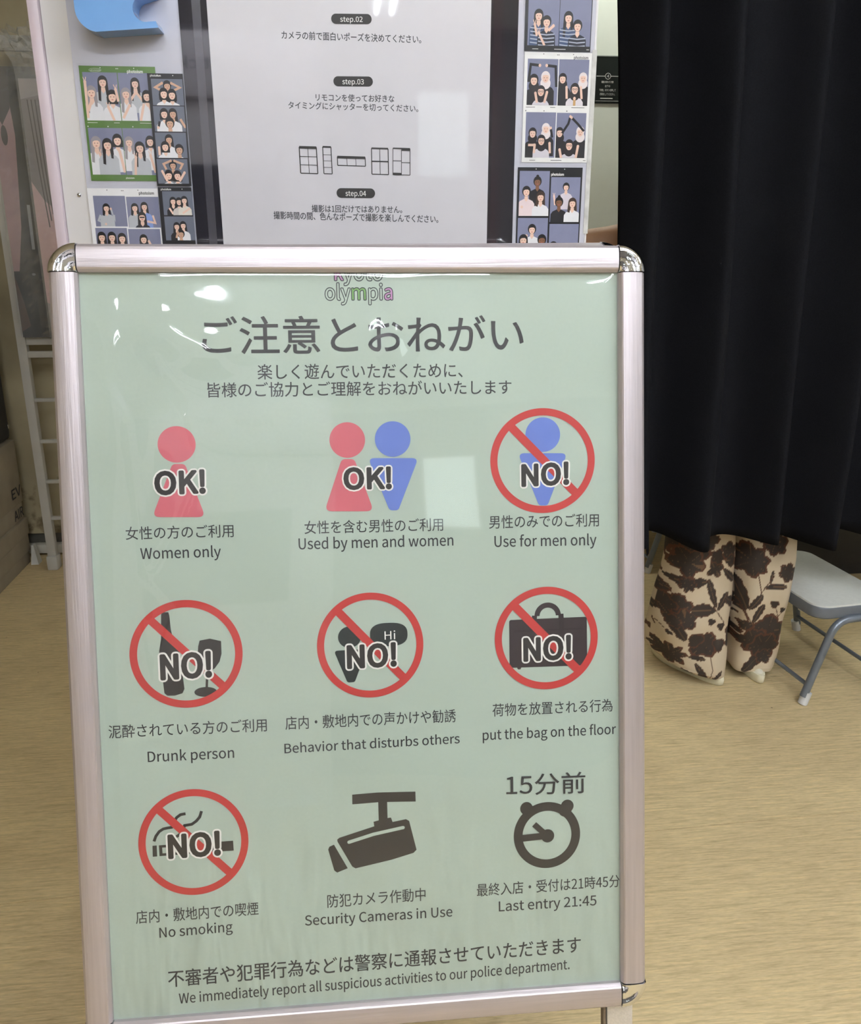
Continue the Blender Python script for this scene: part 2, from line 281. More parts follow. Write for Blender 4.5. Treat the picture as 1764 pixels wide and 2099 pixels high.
SHEET=[('step_badge', [('line', [(0.00208, 1.49243), (0.04666, 1.49298)], 0.0132, 'char'), ('text', 'step.02', 0.00822, 1.48896, 0.04028, 1.48931, 0.00651, 'cap', 0.006, 'white')]), ('instruction_line', [('text', 'カメラの前で面白いポーズを決めてください。', -0.07594, 1.46523, 0.12457, 1.46332, 0.01067, 'box', 0.01, 'ink')]), ('step_badge', [('line', [(0.00255, 1.41162), (0.04661, 1.4119)], 0.01347, 'char'), ('text', 'step.03', 0.00881, 1.40798, 0.04011, 1.40811, 0.00678, 'cap', 0.006, 'white')]), ('instruction_line', [('text', 'リモコンを使ってお好きな', -0.03067, 1.38506, 0.0845, 1.38461, 0.00979, 'box', 0.01, 'ink')]), ('instruction_line', [('text', 'タイミングにシャッターを切ってください。', -0.07083, 1.37413, 0.1199, 1.37186, 0.00984, 'box', 0.01, 'ink')]), ('layout_icon', [('line', [(-0.05764, 1.32273), (-0.0325, 1.32224)], 0.00251, 'char'), ('line', [(-0.05698, 1.28627), (-0.03163, 1.28571)], 0.00145, 'char'), ('line', [(-0.05764, 1.32273), (-0.05698, 1.28627)], 0.00144, 'char'), ('line', [(-0.0325, 1.32224), (-0.03163, 1.28571)], 0.00144, 'char'), ('line', [(-0.04508, 1.32248), (-0.04432, 1.28599)], 0.00079, 'char'), ('line', [(-0.0574, 1.30968), (-0.03219, 1.30916)], 0.00079, 'char'), ('line', [(-0.0572, 1.29801), (-0.03191, 1.29747)], 0.00079, 'char'), ('line', [(-0.05763, 1.322), (-0.03249, 1.32152)], 0.00323, 'char')]), ('layout_icon', [('line', [(-0.0231, 1.32303), (-0.01085, 1.32279)], 0.00238, 'char'), ('line', [(-0.02253, 1.2858), (-0.01016, 1.28552)], 0.00131, 'char'), ('line', [(-0.0231, 1.32303), (-0.02253, 1.2858)], 0.0013, 'char'), ('line', [(-0.01085, 1.32279), (-0.01016, 1.28552)], 0.0013, 'char'), ('line', [(-0.02294, 1.3123), (-0.01065, 1.31205)], 0.00058, 'char'), ('line', [(-0.02281, 1.30375), (-0.01049, 1.3035)], 0.00058, 'char'), ('line', [(-0.02267, 1.29479), (-0.01032, 1.29453)], 0.00058, 'char')]), ('layout_icon', [('line', [(-0.00188, 1.30973), (0.03958, 1.30889)], 0.0024, 'char'), ('line', [(-0.00163, 1.29752), (0.03995, 1.29664)], 0.00131, 'char'), ('line', [(-0.00188, 1.30973), (-0.00163, 1.29752)], 0.00131, 'char'), ('line', [(0.03958, 1.30889), (0.03995, 1.29664)], 0.00132, 'char'), ('line', [(0.01219, 1.30945), (0.01248, 1.29722)], 0.0008, 'char'), ('line', [(0.02545, 1.30918), (0.02579, 1.29694)], 0.0008, 'char'), ('line', [(-0.00187, 1.309), (0.0396, 1.30816)], 0.00327, 'char')]), ('layout_icon', [('line', [(0.04935, 1.32164), (0.07417, 1.32116)], 0.00241, 'char'), ('line', [(0.04937, 1.28555), (0.0744, 1.285)], 0.00132, 'char'), ('line', [(0.04935, 1.32164), (0.04937, 1.28555)], 0.00131, 'char'), ('line', [(0.07417, 1.32116), (0.0744, 1.285)], 0.00132, 'char'), ('line', [(0.06174, 1.3214), (0.06187, 1.28527)], 0.0008, 'char'), ('line', [(0.04936, 1.30367), (0.07428, 1.30316)], 0.00176, 'char')]), ('layout_icon', [('line', [(0.0815, 1.32191), (0.10717, 1.32142)], 0.00205, 'char'), ('line', [(0.081, 1.28505), (0.1069, 1.28448)], 0.00096, 'char'), ('line', [(0.0815, 1.32191), (0.081, 1.28505)], 0.00095, 'char'), ('line', [(0.10717, 1.32142), (0.1069, 1.28448)], 0.00096, 'char'), ('line', [(0.09432, 1.32167), (0.09394, 1.28477)], 0.00081, 'char'), ('line', [(0.08126, 1.30467), (0.09414, 1.3044)], 0.00088, 'char'), ('line', [(0.09412, 1.30219), (0.10702, 1.30192)], 0.00088, 'char'), ('line', [(0.09482, 1.32019), (0.10716, 1.31996)], 0.0033, 'char'), ('line', [(0.08102, 1.28617), (0.09395, 1.28588)], 0.00332, 'char')]), ('step_badge', [('line', [(0.00231, 1.25861), (0.04654, 1.25837)], 0.01397, 'char'), ('text', 'step.04', 0.0088, 1.25461, 0.03979, 1.25438, 0.00729, 'cap', 0.006, 'white')]), ('instruction_line', [('text', '撮影は1回だけではありません。', -0.04281, 1.23109, 0.09449, 1.22998, 0.01053, 'box', 0.01, 'ink')]), ('instruction_line', [('text', '撮影時間の間、色んなポーズで撮影を楽しんでください。', -0.10045, 1.22118, 0.15023, 1.21585, 0.01129, 'box', 0.01, 'ink')])]
PHOTOS={'green': ((-0.36242, 1.2741, -0.25686, 1.42666), [(-0.35847, 1.35548, -0.31076, 1.41842), (-0.30972, 1.3556, -0.26585, 1.41835), (-0.35928, 1.28258, -0.31186, 1.34569), (-0.31097, 1.28242, -0.26806, 1.34577)]), 'black_strip': ((-0.26852, 1.26747, -0.21871, 1.41808), [(-0.26388, 1.37653, -0.2198, 1.41103), (-0.2644, 1.34176, -0.22037, 1.3753), (-0.26514, 1.30614, -0.221, 1.34026), (-0.26622, 1.27067, -0.22198, 1.30444)]), 'white_left': ((-0.3702, 1.12383, -0.2689, 1.26385), [(-0.36299, 1.21026, -0.31704, 1.25342), (-0.31553, 1.2087, -0.26889, 1.25222), (-0.36489, 1.16394, -0.31888, 1.20823), (-0.31725, 1.16291, -0.27063, 1.20675)]), 'black_low': ((-0.26807, 1.1234, -0.21946, 1.26567), [(-0.26249, 1.22642, -0.21889, 1.26014), (-0.26263, 1.19054, -0.21929, 1.22466)]), 'black_top': ((0.27699, 1.45663, 0.37654, 1.55146), [(0.28144, 1.46421, 0.32771, 1.54557), (0.32842, 1.46387, 0.3753, 1.54672)]), 'white_right': ((0.27802, 1.30417, 0.37974, 1.45545), [(0.28298, 1.38399, 0.32909, 1.44649), (0.33029, 1.38376, 0.37599, 1.44648), (0.28275, 1.31077, 0.32873, 1.37421), (0.33004, 1.31071, 0.37568, 1.37386)]), 'black_bottom': ((0.27283, 1.14237, 0.37416, 1.297), [(0.27589, 1.22644, 0.32282, 1.29175), (0.32529, 1.21751, 0.37159, 1.28305), (0.27504, 1.15719, 0.3228, 1.22342), (0.3255, 1.14782, 0.37234, 1.21455)])}


# ---------------------------------------------------------------- materials of the place
M_white = mat('white_board', (212,208,208), rough=.35, var=.02, scale=5)
M_lilac = mat('lilac_trim', (198,182,190), rough=.4, var=.02)
M_alu = mat('brushed_aluminium', (222,218,217), rough=.42, metal=.55, var=.06, scale=400, stretch=(.02,1,1), bump=.15, bscale=500)
M_alu_v = mat('brushed_aluminium_upright', (222,218,217), rough=.42, metal=.55, var=.06, scale=400, stretch=(1,.02,1), bump=.15, bscale=500)
M_chrome = mat('chrome', (225,225,228), rough=.07, metal=1, var=.02, bump=.25, bscale=90)
M_black = mat('black_plastic', (20,20,22), rough=.4)
M_ceil = mat('ceiling_board', (225,222,214), rough=.8, var=.02)

def mat_floor():
    m = bpy.data.materials.new('vinyl_floor'); m.use_nodes = True; nt = m.node_tree; b = nt.nodes['Principled BSDF']; L = nt.links.new
    tc = nt.nodes.new('ShaderNodeTexCoord')
    def noise(scale, st, det=4, dist=0):
        mp = nt.nodes.new('ShaderNodeMapping'); mp.inputs['Scale'].default_value = st; L(tc.outputs['Object'], mp.inputs['Vector'])
        mp.inputs['Rotation'].default_value = (0, 0, radians(3.5))
        n = nt.nodes.new('ShaderNodeTexNoise'); n.inputs['Scale'].default_value = scale; n.inputs['Detail'].default_value = det; n.inputs['Distortion'].default_value = dist
        L(mp.outputs[0], n.inputs['Vector']); return n.outputs['Fac']
    def ramp(f, stops):
        r = nt.nodes.new('ShaderNodeValToRGB'); e = r.color_ramp.elements
        e[0].position, e[0].color = stops[0][0], stops[0][1]; e[1].position, e[1].color = stops[-1][0], stops[-1][1]
        for p, c in stops[1:-1]:
            q = e.new(p); q.color = c
        L(f, r.inputs[0]); return r.outputs[0]
    def mix(a, b_, fac, mode='MIX'):
        n = nt.nodes.new('ShaderNodeMix'); n.data_type = 'RGBA'; n.blend_type = mode
        if isinstance(fac, float): n.inputs[0].default_value = fac
        else: L(fac, n.inputs[0])
        L(a, n.inputs[6])
        if isinstance(b_, tuple): n.inputs[7].default_value = b_
        else: L(b_, n.inputs[7])
        return n.outputs[2]
    base = ramp(noise(2.2, (1, 2.5, 1), 3), [(.35, lin((206,184,143))), (.65, lin((215,193,150)))])
    grain = ramp(noise(14, (1, 14, 1), 5, .4), [(.3, (.74,.73,.71,1)), (.5, (.95,.95,.95,1)), (.72, (1.12,1.11,1.06,1))])
    c = mix(base, grain, 1.0, 'MULTIPLY')
    fine = ramp(noise(60, (1, 6, 1), 3, .2), [(.3, (.86,.85,.82,1)), (.62, (1.04,1.04,1.03,1))])
    c = mix(c, fine, 1.0, 'MULTIPLY')
    spots = ramp(noise(26, (1, 1.4, 1), 2), [(.77, (0,0,0,1)), (.80, (1,1,1,1))])
    c = mix(c, lin((92,76,52)), spots)
    L(c, b.inputs['Base Color']); b.inputs['Roughness'].default_value = .62; b.inputs['Specular IOR Level'].default_value = .3
    bp = nt.nodes.new('ShaderNodeBump'); bp.inputs['Strength'].default_value = .35; bp.inputs['Distance'].default_value = .0015
    L(noise(30, (1, 8, 1), 5, .4), bp.inputs['Height']); L(bp.outputs[0], b.inputs['Normal'])
    return m
M_floor = mat_floor()
def mat_wall():
    m = bpy.data.materials.new('old_plaster'); m.use_nodes = True; nt = m.node_tree; b = nt.nodes['Principled BSDF']; L = nt.links.new
    tc = nt.nodes.new('ShaderNodeTexCoord'); n = nt.nodes.new('ShaderNodeTexNoise'); n.inputs['Scale'].default_value = 3.5; n.inputs['Detail'].default_value = 6
    L(tc.outputs['Object'], n.inputs['Vector'])
    r = nt.nodes.new('ShaderNodeValToRGB'); r.color_ramp.elements[0].position = .35; r.color_ramp.elements[0].color = lin((150,138,110))
    r.color_ramp.elements[1].position = .6; r.color_ramp.elements[1].color = lin((172,160,130)); L(n.outputs['Fac'], r.inputs[0])
    # grime patches just above the skirting
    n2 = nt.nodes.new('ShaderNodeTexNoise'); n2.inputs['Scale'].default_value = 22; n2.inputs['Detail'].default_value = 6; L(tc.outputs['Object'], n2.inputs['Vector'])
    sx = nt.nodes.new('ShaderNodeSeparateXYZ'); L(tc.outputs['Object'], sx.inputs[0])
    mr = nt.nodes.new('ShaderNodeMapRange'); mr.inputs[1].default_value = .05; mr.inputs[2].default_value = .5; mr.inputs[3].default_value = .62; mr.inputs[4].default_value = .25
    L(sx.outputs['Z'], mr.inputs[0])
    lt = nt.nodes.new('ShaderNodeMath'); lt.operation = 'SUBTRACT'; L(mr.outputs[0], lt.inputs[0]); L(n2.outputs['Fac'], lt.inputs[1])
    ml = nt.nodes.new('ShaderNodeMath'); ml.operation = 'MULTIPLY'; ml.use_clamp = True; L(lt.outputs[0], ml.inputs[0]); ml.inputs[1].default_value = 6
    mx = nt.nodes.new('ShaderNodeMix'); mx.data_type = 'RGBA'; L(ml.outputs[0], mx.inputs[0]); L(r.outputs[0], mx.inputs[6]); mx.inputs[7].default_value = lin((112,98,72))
    L(mx.outputs[2], b.inputs['Base Color']); b.inputs['Roughness'].default_value = .85
    return m
M_wall = mat_wall()

# ---------------------------------------------------------------- setting
st = lambda o: tag(o, None, kind='structure')
fl = st(box('floor', mat('screed', (60,54,46), rough=.9), -2.4, 3.6, -4.2, 3.7, -.06, -.003))
def vinyl(name, pts, lab=None):
    bm = bmesh.new(); lo = [bm.verts.new((x, y, -.003)) for x, y in pts]; hi = [bm.verts.new((x, y, 0)) for x, y in pts]
    bm.faces.new(hi); n = len(pts)
    for i in range(n): bm.faces.new((lo[i], lo[(i+1) % n], hi[(i+1) % n], hi[i]))
    return bm_obj(name, bm, M_floor, fl)
jl = [(-2.4, 1.285), (-.567, 1.3947), (.598, 1.4697), (1.092, 1.4905), (3.6, 1.64)]
vinyl('vinyl_sheet', [(-2.4, -4.2), (3.6, -4.2)]+[(x, y-.0009) for x, y in jl[::-1]])
vinyl('vinyl_sheet', [(x, y+.0009) for x, y in jl]+[(3.6, 3.7), (-2.4, 3.7)])
st(box('ceiling', M_ceil, -2.4, 3.6, -4.2, 3.7, 2.62, 2.7))
st(box('wall_back', M_wall, -2.4, .15, 3.3, 3.4, .09, 2.62))
rc = st(box('trim_1', mat('grey_gap_filler', (88,86,78), rough=.9, var=.2), -2.4, .15, 3.32, 3.4, 0, .09))
st(box('baseboard_back', mat('painted_skirting', (196,192,180), rough=.6, var=.08, scale=8), -2.4, .15, 3.285, 3.325, .012, .046, bev=.003))
st(box('wall_booth', mat('booth_white_wall', (232,236,226), rough=.6, var=.01), .15, 3.6, 3.5, 3.6, 0, 2.62))
st(box('wall_left', M_wall, -2.5, -2.4, -4.2, 3.7, 0, 2.62))
st(box('wall_right', mat('grey_partition', (150,148,146), rough=.7), 3.6, 3.7, -4.2, 3.7, 0, 2.62))
st(box('wall_front', mat('shop_wall_dim', (120,116,112), rough=.8, var=.1, scale=2), -2.5, 3.7, -4.3, -4.2, 0, 2.62))

# ---------------------------------------------------------------- ceiling lights
M_tube = mat('fluorescent_tube', (255,252,245), rough=.5, var=0, emit=(238,246,255), estr=TUBE)
M_tray = mat('fixture_white_metal', (235,235,232), rough=.4)
def fixture(x, y, ln, rz, label, strength=None, grp='twin tube lights on the shop ceiling'):
    r = empty('ceiling_light', (x, y, 2.62), (0, 0, rz)); tag(r, label, 'light', grp)
    bm = bmesh.new(); add_box(bm, -ln/2-.03, ln/2+.03, -.09, .09, -.035, -.001, .004)
    bm_obj('tray', bm, M_tray, r, smooth=True, angle=40)
    for s in (-1, 1):
        t = tube('tube', strength or M_tube, [(-ln/2, s*.05, -.058), (ln/2, s*.05, -.058)], .014, r, 14)
        for e in (-1, 1): box('end_holder', M_tray, e*ln/2-.012, e*ln/2+.012, s*.05-.016, s*.05+.016, -.08, -.035, t)
    return r
for i, f in enumerate(FIXTURES):
    fixture(*f, ['white twin tube light over the front of the sign stand','white twin tube light behind the camera, nearer on the left','white twin tube light behind the camera on the right, running lengthwise','farthest white twin tube light on the right of the aisle','farthest white twin tube light on the left of the aisle','white twin tube light at the far right before the curtain'][i])
fixture(*BOOTH_FIX[0], 'short twin tube light on the ceiling inside the photo booth', mat('booth_tube', (255,255,250), rough=.5, var=0, emit=(250,255,248), estr=46.0), None)

# ---------------------------------------------------------------- poster stand (leans back 13.88 degrees)
TILT = radians(13.88); AL = .0045
Vx = Vector((0, sin(TILT), cos(TILT))); Ux = Vector((1, 0, 0)); Nx = Ux.cross(Vx)
Uu = Ux*cos(AL)-Vx*sin(AL); Vv = Vx*cos(AL)+Ux*sin(AL)
SM = Matrix((( Uu.x, Vv.x, Nx.x, .0109), (Uu.y, Vv.y, Nx.y, .7653), (Uu.z, Vv.z, Nx.z, .3677), (0,0,0,1)))
stand = empty('poster_stand'); stand.location = (.0109, .93, 0)
tag(stand, 'silver A-frame poster stand with chrome corners in front of the white board', 'sign stand')
HW = .2884; HH = .8168; RW = .0295
PROF = [(0, -.004), (0, .0008), (.0026, .0046), (.0042, .0056), (.012, .0064), (.02, .0062), (.0254, .0048), (.0288, .0008), (.0295, -.004), (.0295, -.017), (.0, -.017)]   # across the rail from the inner edge: (distance, height)
def to_stand(M4): return Matrix.Translation(-Vector(stand.location)) @ M4
def rail(name, M4, p0, p1, out, m):
    "straight rail; out = outward direction in (u, v)"
    bm = bmesh.new(); rings = []
    for p in (p0, p1):
        rings.append([bm.verts.new(M4 @ Vector((p[0]+out[0]*a, p[1]+out[1]*a, h))) for a, h in PROF])
    n = len(PROF)
    for k in range(n): bm.faces.new((rings[0][k], rings[0][(k+1) % n], rings[1][(k+1) % n], rings[1][k]))
    bm.faces.new(rings[0]); bm.faces.new(rings[1][::-1])
    return bm_obj(name, bm, m, stand, smooth=True, angle=16)
def corner(M4, cx, cy, a0):
    "quarter-round chrome cap: the rail profile revolved about the inner corner"
    bm = bmesh.new(); rings = []; S_ = 14
    for i in range(S_+1):
        a = a0+pi/2*i/S_; d = (cos(a), sin(a))
        rings.append([bm.verts.new(M4 @ Vector((cx+d[0]*(q+.0003), cy+d[1]*(q+.0003), h+.0009))) for q, h in
                      [(0, -.004), (.0005, .003), (.003, .0062), (.012, .0066), (.0195, .0060), (.0205, .0068), (.025, .0062), (.0288, .0030), (.0300, -.004), (.0300, -.017), (.0, -.017)]])
    n = len(rings[0])
    for i in range(S_):
        for k in range(n):
            try: bm.faces.new((rings[i][k], rings[i][(k+1) % n], rings[i+1][(k+1) % n], rings[i+1][k]))
            except ValueError: pass
    bm.faces.new(rings[0]); bm.faces.new(rings[-1][::-1])
    bmesh.ops.remove_doubles(bm, verts=bm.verts[:], dist=1e-6)
    o = bm_obj('corner_cap', bm, M_chrome, stand, smooth=True, angle=50)
    return tag(o, 'rounded chrome corner cap')
M_rail_mats = (mat('rail_aluminium', (194,185,189), rough=.42, metal=.7, var=.05, scale=260, stretch=(.03,1,1), bump=.2, bscale=300),
               mat('rail_aluminium_upright', (194,185,189), rough=.42, metal=.7, var=.05, scale=260, stretch=(1,.03,.03), bump=.2, bscale=300))
def panel(M4, front=True):
    g = .0008
    rail('frame_rail', M4, (-HW+g, HH), (HW-g, HH), (0, 1), M_rail_mats[0]); rail('frame_rail', M4, (-HW+g, 0), (HW-g, 0), (0, -1), M_rail_mats[0])
    rail('frame_rail', M4, (-HW, g), (-HW, HH-g), (-1, 0), M_rail_mats[1]); rail('frame_rail', M4, (HW, g), (HW, HH-g), (1, 0), M_rail_mats[1])
    corner(M4, -HW, HH, pi/2); corner(M4, HW, HH, 0); corner(M4, -HW, 0, pi); corner(M4, HW, 0, -pi/2)
    bm = bmesh.new(); q = [M4 @ Vector(p) for p in ((-HW-.01, -.01, -.012), (HW+.01, -.01, -.012), (HW+.01, HH+.01, -.012), (-HW-.01, HH+.01, -.012), (-HW-.01, -.01, -.0155), (HW+.01, -.01, -.0155), (HW+.01, HH+.01, -.0155), (-HW-.01, HH+.01, -.0155))]
    v = [bm.verts.new(p) for p in q]
    for f in ((0,1,2,3),(7,6,5,4),(0,4,5,1),(1,5,6,2),(2,6,7,3),(3,7,4,0)): bm.faces.new([v[i] for i in f])
    bm_obj('back_panel', bm, mat('steel_back', (150,150,150), rough=.5, metal=.4), stand)
def leg(M4, s, ln):
    bm = bmesh.new()
    for (a0, a1, h0, h1) in ((s*(HW-.011), s*(HW+.0205), -.030, -.018), ):
        x0, x1 = min(a0, a1), max(a0, a1)
        add_box(bm, x0, x1, -ln, HH*.98, h0, h1, .002)
    bmesh.ops.transform(bm, matrix=M4, verts=bm.verts[:])
    o = bm_obj('leg', bm, M_alu_v, stand, smooth=True, angle=40)
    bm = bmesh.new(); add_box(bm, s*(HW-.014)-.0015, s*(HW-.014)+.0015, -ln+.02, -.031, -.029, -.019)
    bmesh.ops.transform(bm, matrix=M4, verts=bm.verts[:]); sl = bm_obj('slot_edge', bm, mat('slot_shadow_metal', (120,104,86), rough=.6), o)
    bm = bmesh.new(); add_box(bm, s*(HW+.005)-.018, s*(HW+.005)+.018, -ln-.006, -ln+.02, -.032, -.016, .003)
    bmesh.ops.transform(bm, matrix=M4, verts=bm.verts[:]); bm_obj('rubber_foot', bm, M_black, o)
ln = .3677/cos(TILT)-.012
FM = to_stand(SM); panel(FM)
for s in (-1, 1): leg(FM, s, ln)
# rear face: the same frame turned about the top hinge
top = SM @ Vector((0, HH+.03, -.034))
RM = Matrix.Translation(top) @ Matrix.Rotation(pi, 4, 'Z') @ Matrix.Translation(-top) @ SM
BM = to_stand(RM); panel(BM)
for s in (-1, 1): leg(BM, s, ln)
for s in (-1, 1):
    c = to_stand(SM) @ Vector((s*(HW-.012), HH+.0305, -.028))
    bm = bmesh.new(); add_box(bm, c.x-.014, c.x+.014, c.y-.022, c.y+.022, c.z-.009, c.z+.0045, .003); bm_obj('hinge', bm, M_chrome, stand, smooth=True, angle=40)

# poster held by the frame
poster = empty('poster'); poster.matrix_world = SM @ Matrix.Translation((0, 0, -.004))
tag(poster, 'pale green notice poster with pictograms and Japanese text inside the silver frame', 'poster')
def mat_poster():
    m = bpy.data.materials.new('poster_paper'); m.use_nodes = True; nt = m.node_tree; b = nt.nodes['Principled BSDF']; L = nt.links.new
    tc = nt.nodes.new('ShaderNodeTexCoord')
    b.inputs['Roughness'].default_value = .5
    n0 = nt.nodes.new('ShaderNodeTexNoise'); n0.inputs['Scale'].default_value = 300; n0.inputs['Detail'].default_value = 2; L(tc.outputs['Object'], n0.inputs['Vector'])
    r = nt.nodes.new('ShaderNodeValToRGB'); r.color_ramp.elements[0].color = lin((166,180,169)); r.color_ramp.elements[1].color = lin((172,186,174)); L(n0.outputs['Fac'], r.inputs[0])
    L(r.outputs[0], b.inputs['Base Color'])
    def nz(scale, st, det):
        mp = nt.nodes.new('ShaderNodeMapping'); mp.inputs['Scale'].default_value = st; L(tc.outputs['Object'], mp.inputs['Vector'])
        n = nt.nodes.new('ShaderNodeTexNoise'); n.inputs['Scale'].default_value = scale; n.inputs['Detail'].default_value = det; n.inputs['Distortion'].default_value = .3
        L(mp.outputs[0], n.inputs['Vector']); return n.outputs['Fac']
    sx = nt.nodes.new('ShaderNodeSeparateXYZ'); L(tc.outputs['Object'], sx.inputs[0])
    mr = nt.nodes.new('ShaderNodeMapRange'); mr.inputs[1].default_value = .30; mr.inputs[2].default_value = .03; mr.inputs[3].default_value = .0; mr.inputs[4].default_value = 1.0; L(sx.outputs['Y'], mr.inputs[0])
    mu = nt.nodes.new('ShaderNodeMath'); mu.operation = 'MULTIPLY'; L(nz(20, (1.6, .35, 1), 2), mu.inputs[0]); L(mr.outputs[0], mu.inputs[1])
    ad = nt.nodes.new('ShaderNodeMath'); ad.operation = 'MULTIPLY_ADD'; L(nz(5, (1, .8, 1), 1), ad.inputs[0]); ad.inputs[1].default_value = 1.3; L(mu.outputs[0], ad.inputs[2])
    bp = nt.nodes.new('ShaderNodeBump'); bp.inputs['Strength'].default_value = 1; bp.inputs['Distance'].default_value = .009; L(ad.outputs[0], bp.inputs['Height'])
    L(bp.outputs[0], b.inputs['Normal'])
    return m
link_mesh('paper', [(-HW-.006, -.006, 0), (HW+.006, -.006, 0), (HW+.006, HH+.006, 0), (-HW-.006, HH+.006, 0)], [(0,1,2,3)], mat_poster(), poster)
flat = lambda u, v, w: (u, v, w)
for n, prims in POSTER:
    A = Art(flat)
    if n == 'logo':
        lg = None
        for p in prims:
            _, t, u0, v0, u1, v1, h = p
            x0, x1, y0, y1 = bb(glyphs(t)[0]); hh = bb(glyphs('x')[0])[3]; hx = h/(1 if t == 'kyoto' else 1)
            sx = (u1-u0)/(x1-x0); sy = sx*1.12
            A.w = .0002; vs_, fs = glyphs(t)
            for i in range(10):
                a = 2*pi*i/10; A.add([(u0+(x-x0+.017*cos(a))*sx, v0+(y+.017*sin(a))*sy) for x, y in vs_], fs, 'logo'); A.w += .000004
            A.w = .0003
            # split the inner letters by x to tint k, m and a
            def key(f):
                xc = (sum(vs_[i][0] for i in f)/len(f)-x0)/(x1-x0)
                if t == 'kyoto': return 'mauve' if xc < .19 else 'paper'
                return 'green' if .40 < xc < .61 else 'mauve' if xc > .845 else 'paper'
            for k in ('paper', 'mauve', 'green'):
                A.add([(u0+(x-x0)*sx, v0+y*sy) for x, y in vs_], [f for f in fs if key(f) == k], k)
    else: draw(A, prims)
    A.build(n, poster)
for lab, parts in PICTO:
    r = empty('pictogram', parent=poster); r['label'] = lab
    w = .0002
    for n, prims in parts:
        A = Art(flat, w); draw(A, prims); A.build(n, r); w = A.w

# transparent cover film, bulging in places
def mat_film(name, tint=(1,1,1), rough=.03, k=1.5, haze=.03):
    m = bpy.data.materials.new(name); m.use_nodes = True; nt = m.node_tree; L = nt.links.new; nt.nodes.clear()
    o = nt.nodes.new('ShaderNodeOutputMaterial'); t = nt.nodes.new('ShaderNodeBsdfTransparent'); t.inputs[0].default_value = (*tint, 1)
    g = nt.nodes.new('ShaderNodeBsdfGlossy'); g.inputs['Roughness'].default_value = rough
    f = nt.nodes.new('ShaderNodeFresnel')   # one thin sheet: the same reflectance from either side
    ge = nt.nodes.new('ShaderNodeNewGeometry'); mr = nt.nodes.new('ShaderNodeMapRange'); mr.inputs[3].default_value = 1.45; mr.inputs[4].default_value = 1/1.45
    L(ge.outputs['Backfacing'], mr.inputs[0]); L(mr.outputs[0], f.inputs[0])
    mu = nt.nodes.new('ShaderNodeMath'); mu.operation = 'MULTIPLY'; mu.use_clamp = True; mu.inputs[1].default_value = k; L(f.outputs[0], mu.inputs[0])
    mx = nt.nodes.new('ShaderNodeMixShader'); L(mu.outputs[0], mx.inputs[0]); L(t.outputs[0], mx.inputs[1]); L(g.outputs[0], mx.inputs[2])
    d = nt.nodes.new('ShaderNodeBsdfDiffuse'); m2 = nt.nodes.new('ShaderNodeMixShader')
    n = nt.nodes.new('ShaderNodeTexNoise'); n.inputs['Scale'].default_value = 9; tc = nt.nodes.new('ShaderNodeTexCoord'); L(tc.outputs['Object'], n.inputs['Vector'])
    mh = nt.nodes.new('ShaderNodeMath'); mh.operation = 'MULTIPLY'; mh.inputs[1].default_value = haze*2; L(n.outputs['Fac'], mh.inputs[0]); L(mh.outputs[0], m2.inputs[0])
    L(mx.outputs[0], m2.inputs[1]); L(d.outputs[0], m2.inputs[2]); L(m2.outputs[0], o.inputs[0])
    return m
def ridge(u, v, pts, w):
    best = 9
    for (ax, ay), (bx, by) in zip(pts, pts[1:]):
        dx, dy = bx-ax, by-ay; t = max(0, min(1, ((u-ax)*dx+(v-ay)*dy)/(dx*dx+dy*dy)))
        best = min(best, (u-ax-dx*t)**2+(v-ay-dy*t)**2)
    return exp(-best/(w*w))
BUMPS = [(-.205, .762, .034, .026, .0036), (-.158, .735, .046, .026, .0050), (-.262, .72, .016, .08, .0030), (-.215, .66, .035, .05, .0030), (.042, .760, .026, .030, .0036), (.0, .60, .16, .12, .0012), (-.1, .3, .12, .2, .0010), (.18, .2, .1, .14, .0014), (-.2, .12, .06, .1, .0012)]
RIDGES = [([(-.215, .73), (-.19, .67), (-.175, .60), (-.195, .55), (-.225, .50)], .0035, .0007), ([(-.245, .66), (-.235, .53), (-.232, .50)], .003, .0006), ([(-.232, .50), (-.20, .46), (-.225, .40)], .004, .0005), ([(-.235,.45),(-.225,.38)],.004,.0004),
          ([(.098, .085), (.128, .03), (.15, .0)], .004, .0009), ([(.135, .07), (.165, .02)], .004, .0008), ([(.175, .065), (.20, .01)], .004, .0006), ([(-.06, .05), (-.05, .0)], .004, .0006), ([(.05, .06), (.055, .0)], .004, .0006), ([(-.15, .07), (-.12, .0)], .005, .0006)]
NU, NV = 150, 210
vv = []
for j in range(NV+1):
    for i in range(NU+1):
        u = -HW+2*HW*i/NU; v = HH*j/NV
        e = min(u+HW, HW-u, v, HH-v)
        h = .0012*(1-exp(-e/.008))
        for a, b_, sa, sb, am in BUMPS: h += am*exp(-((u-a)/sa)**2-((v-b_)/sb)**2)*(1-exp(-e/.01))
        for pts, w_, am in RIDGES: h += am*ridge(u, v, pts, w_)
        vv.append((u, v, .0022+max(-.0007, h)))
ff = [(j*(NU+1)+i, j*(NU+1)+i+1, (j+1)*(NU+1)+i+1, (j+1)*(NU+1)+i) for j in range(NV) for i in range(NU)]
film = link_mesh('cover_film', vv, ff, mat_film('clear_film', k=1.25, haze=.012), None, smooth=True)
film.matrix_world = poster.matrix_world
film.parent = stand; film.matrix_parent_inverse = Matrix.Identity(4); film.matrix_local = Matrix.Translation(-Vector(stand.location)) @ (SM @ Matrix.Translation((0, 0, -.004)))
tag(film, 'clear glossy cover film with bulges')

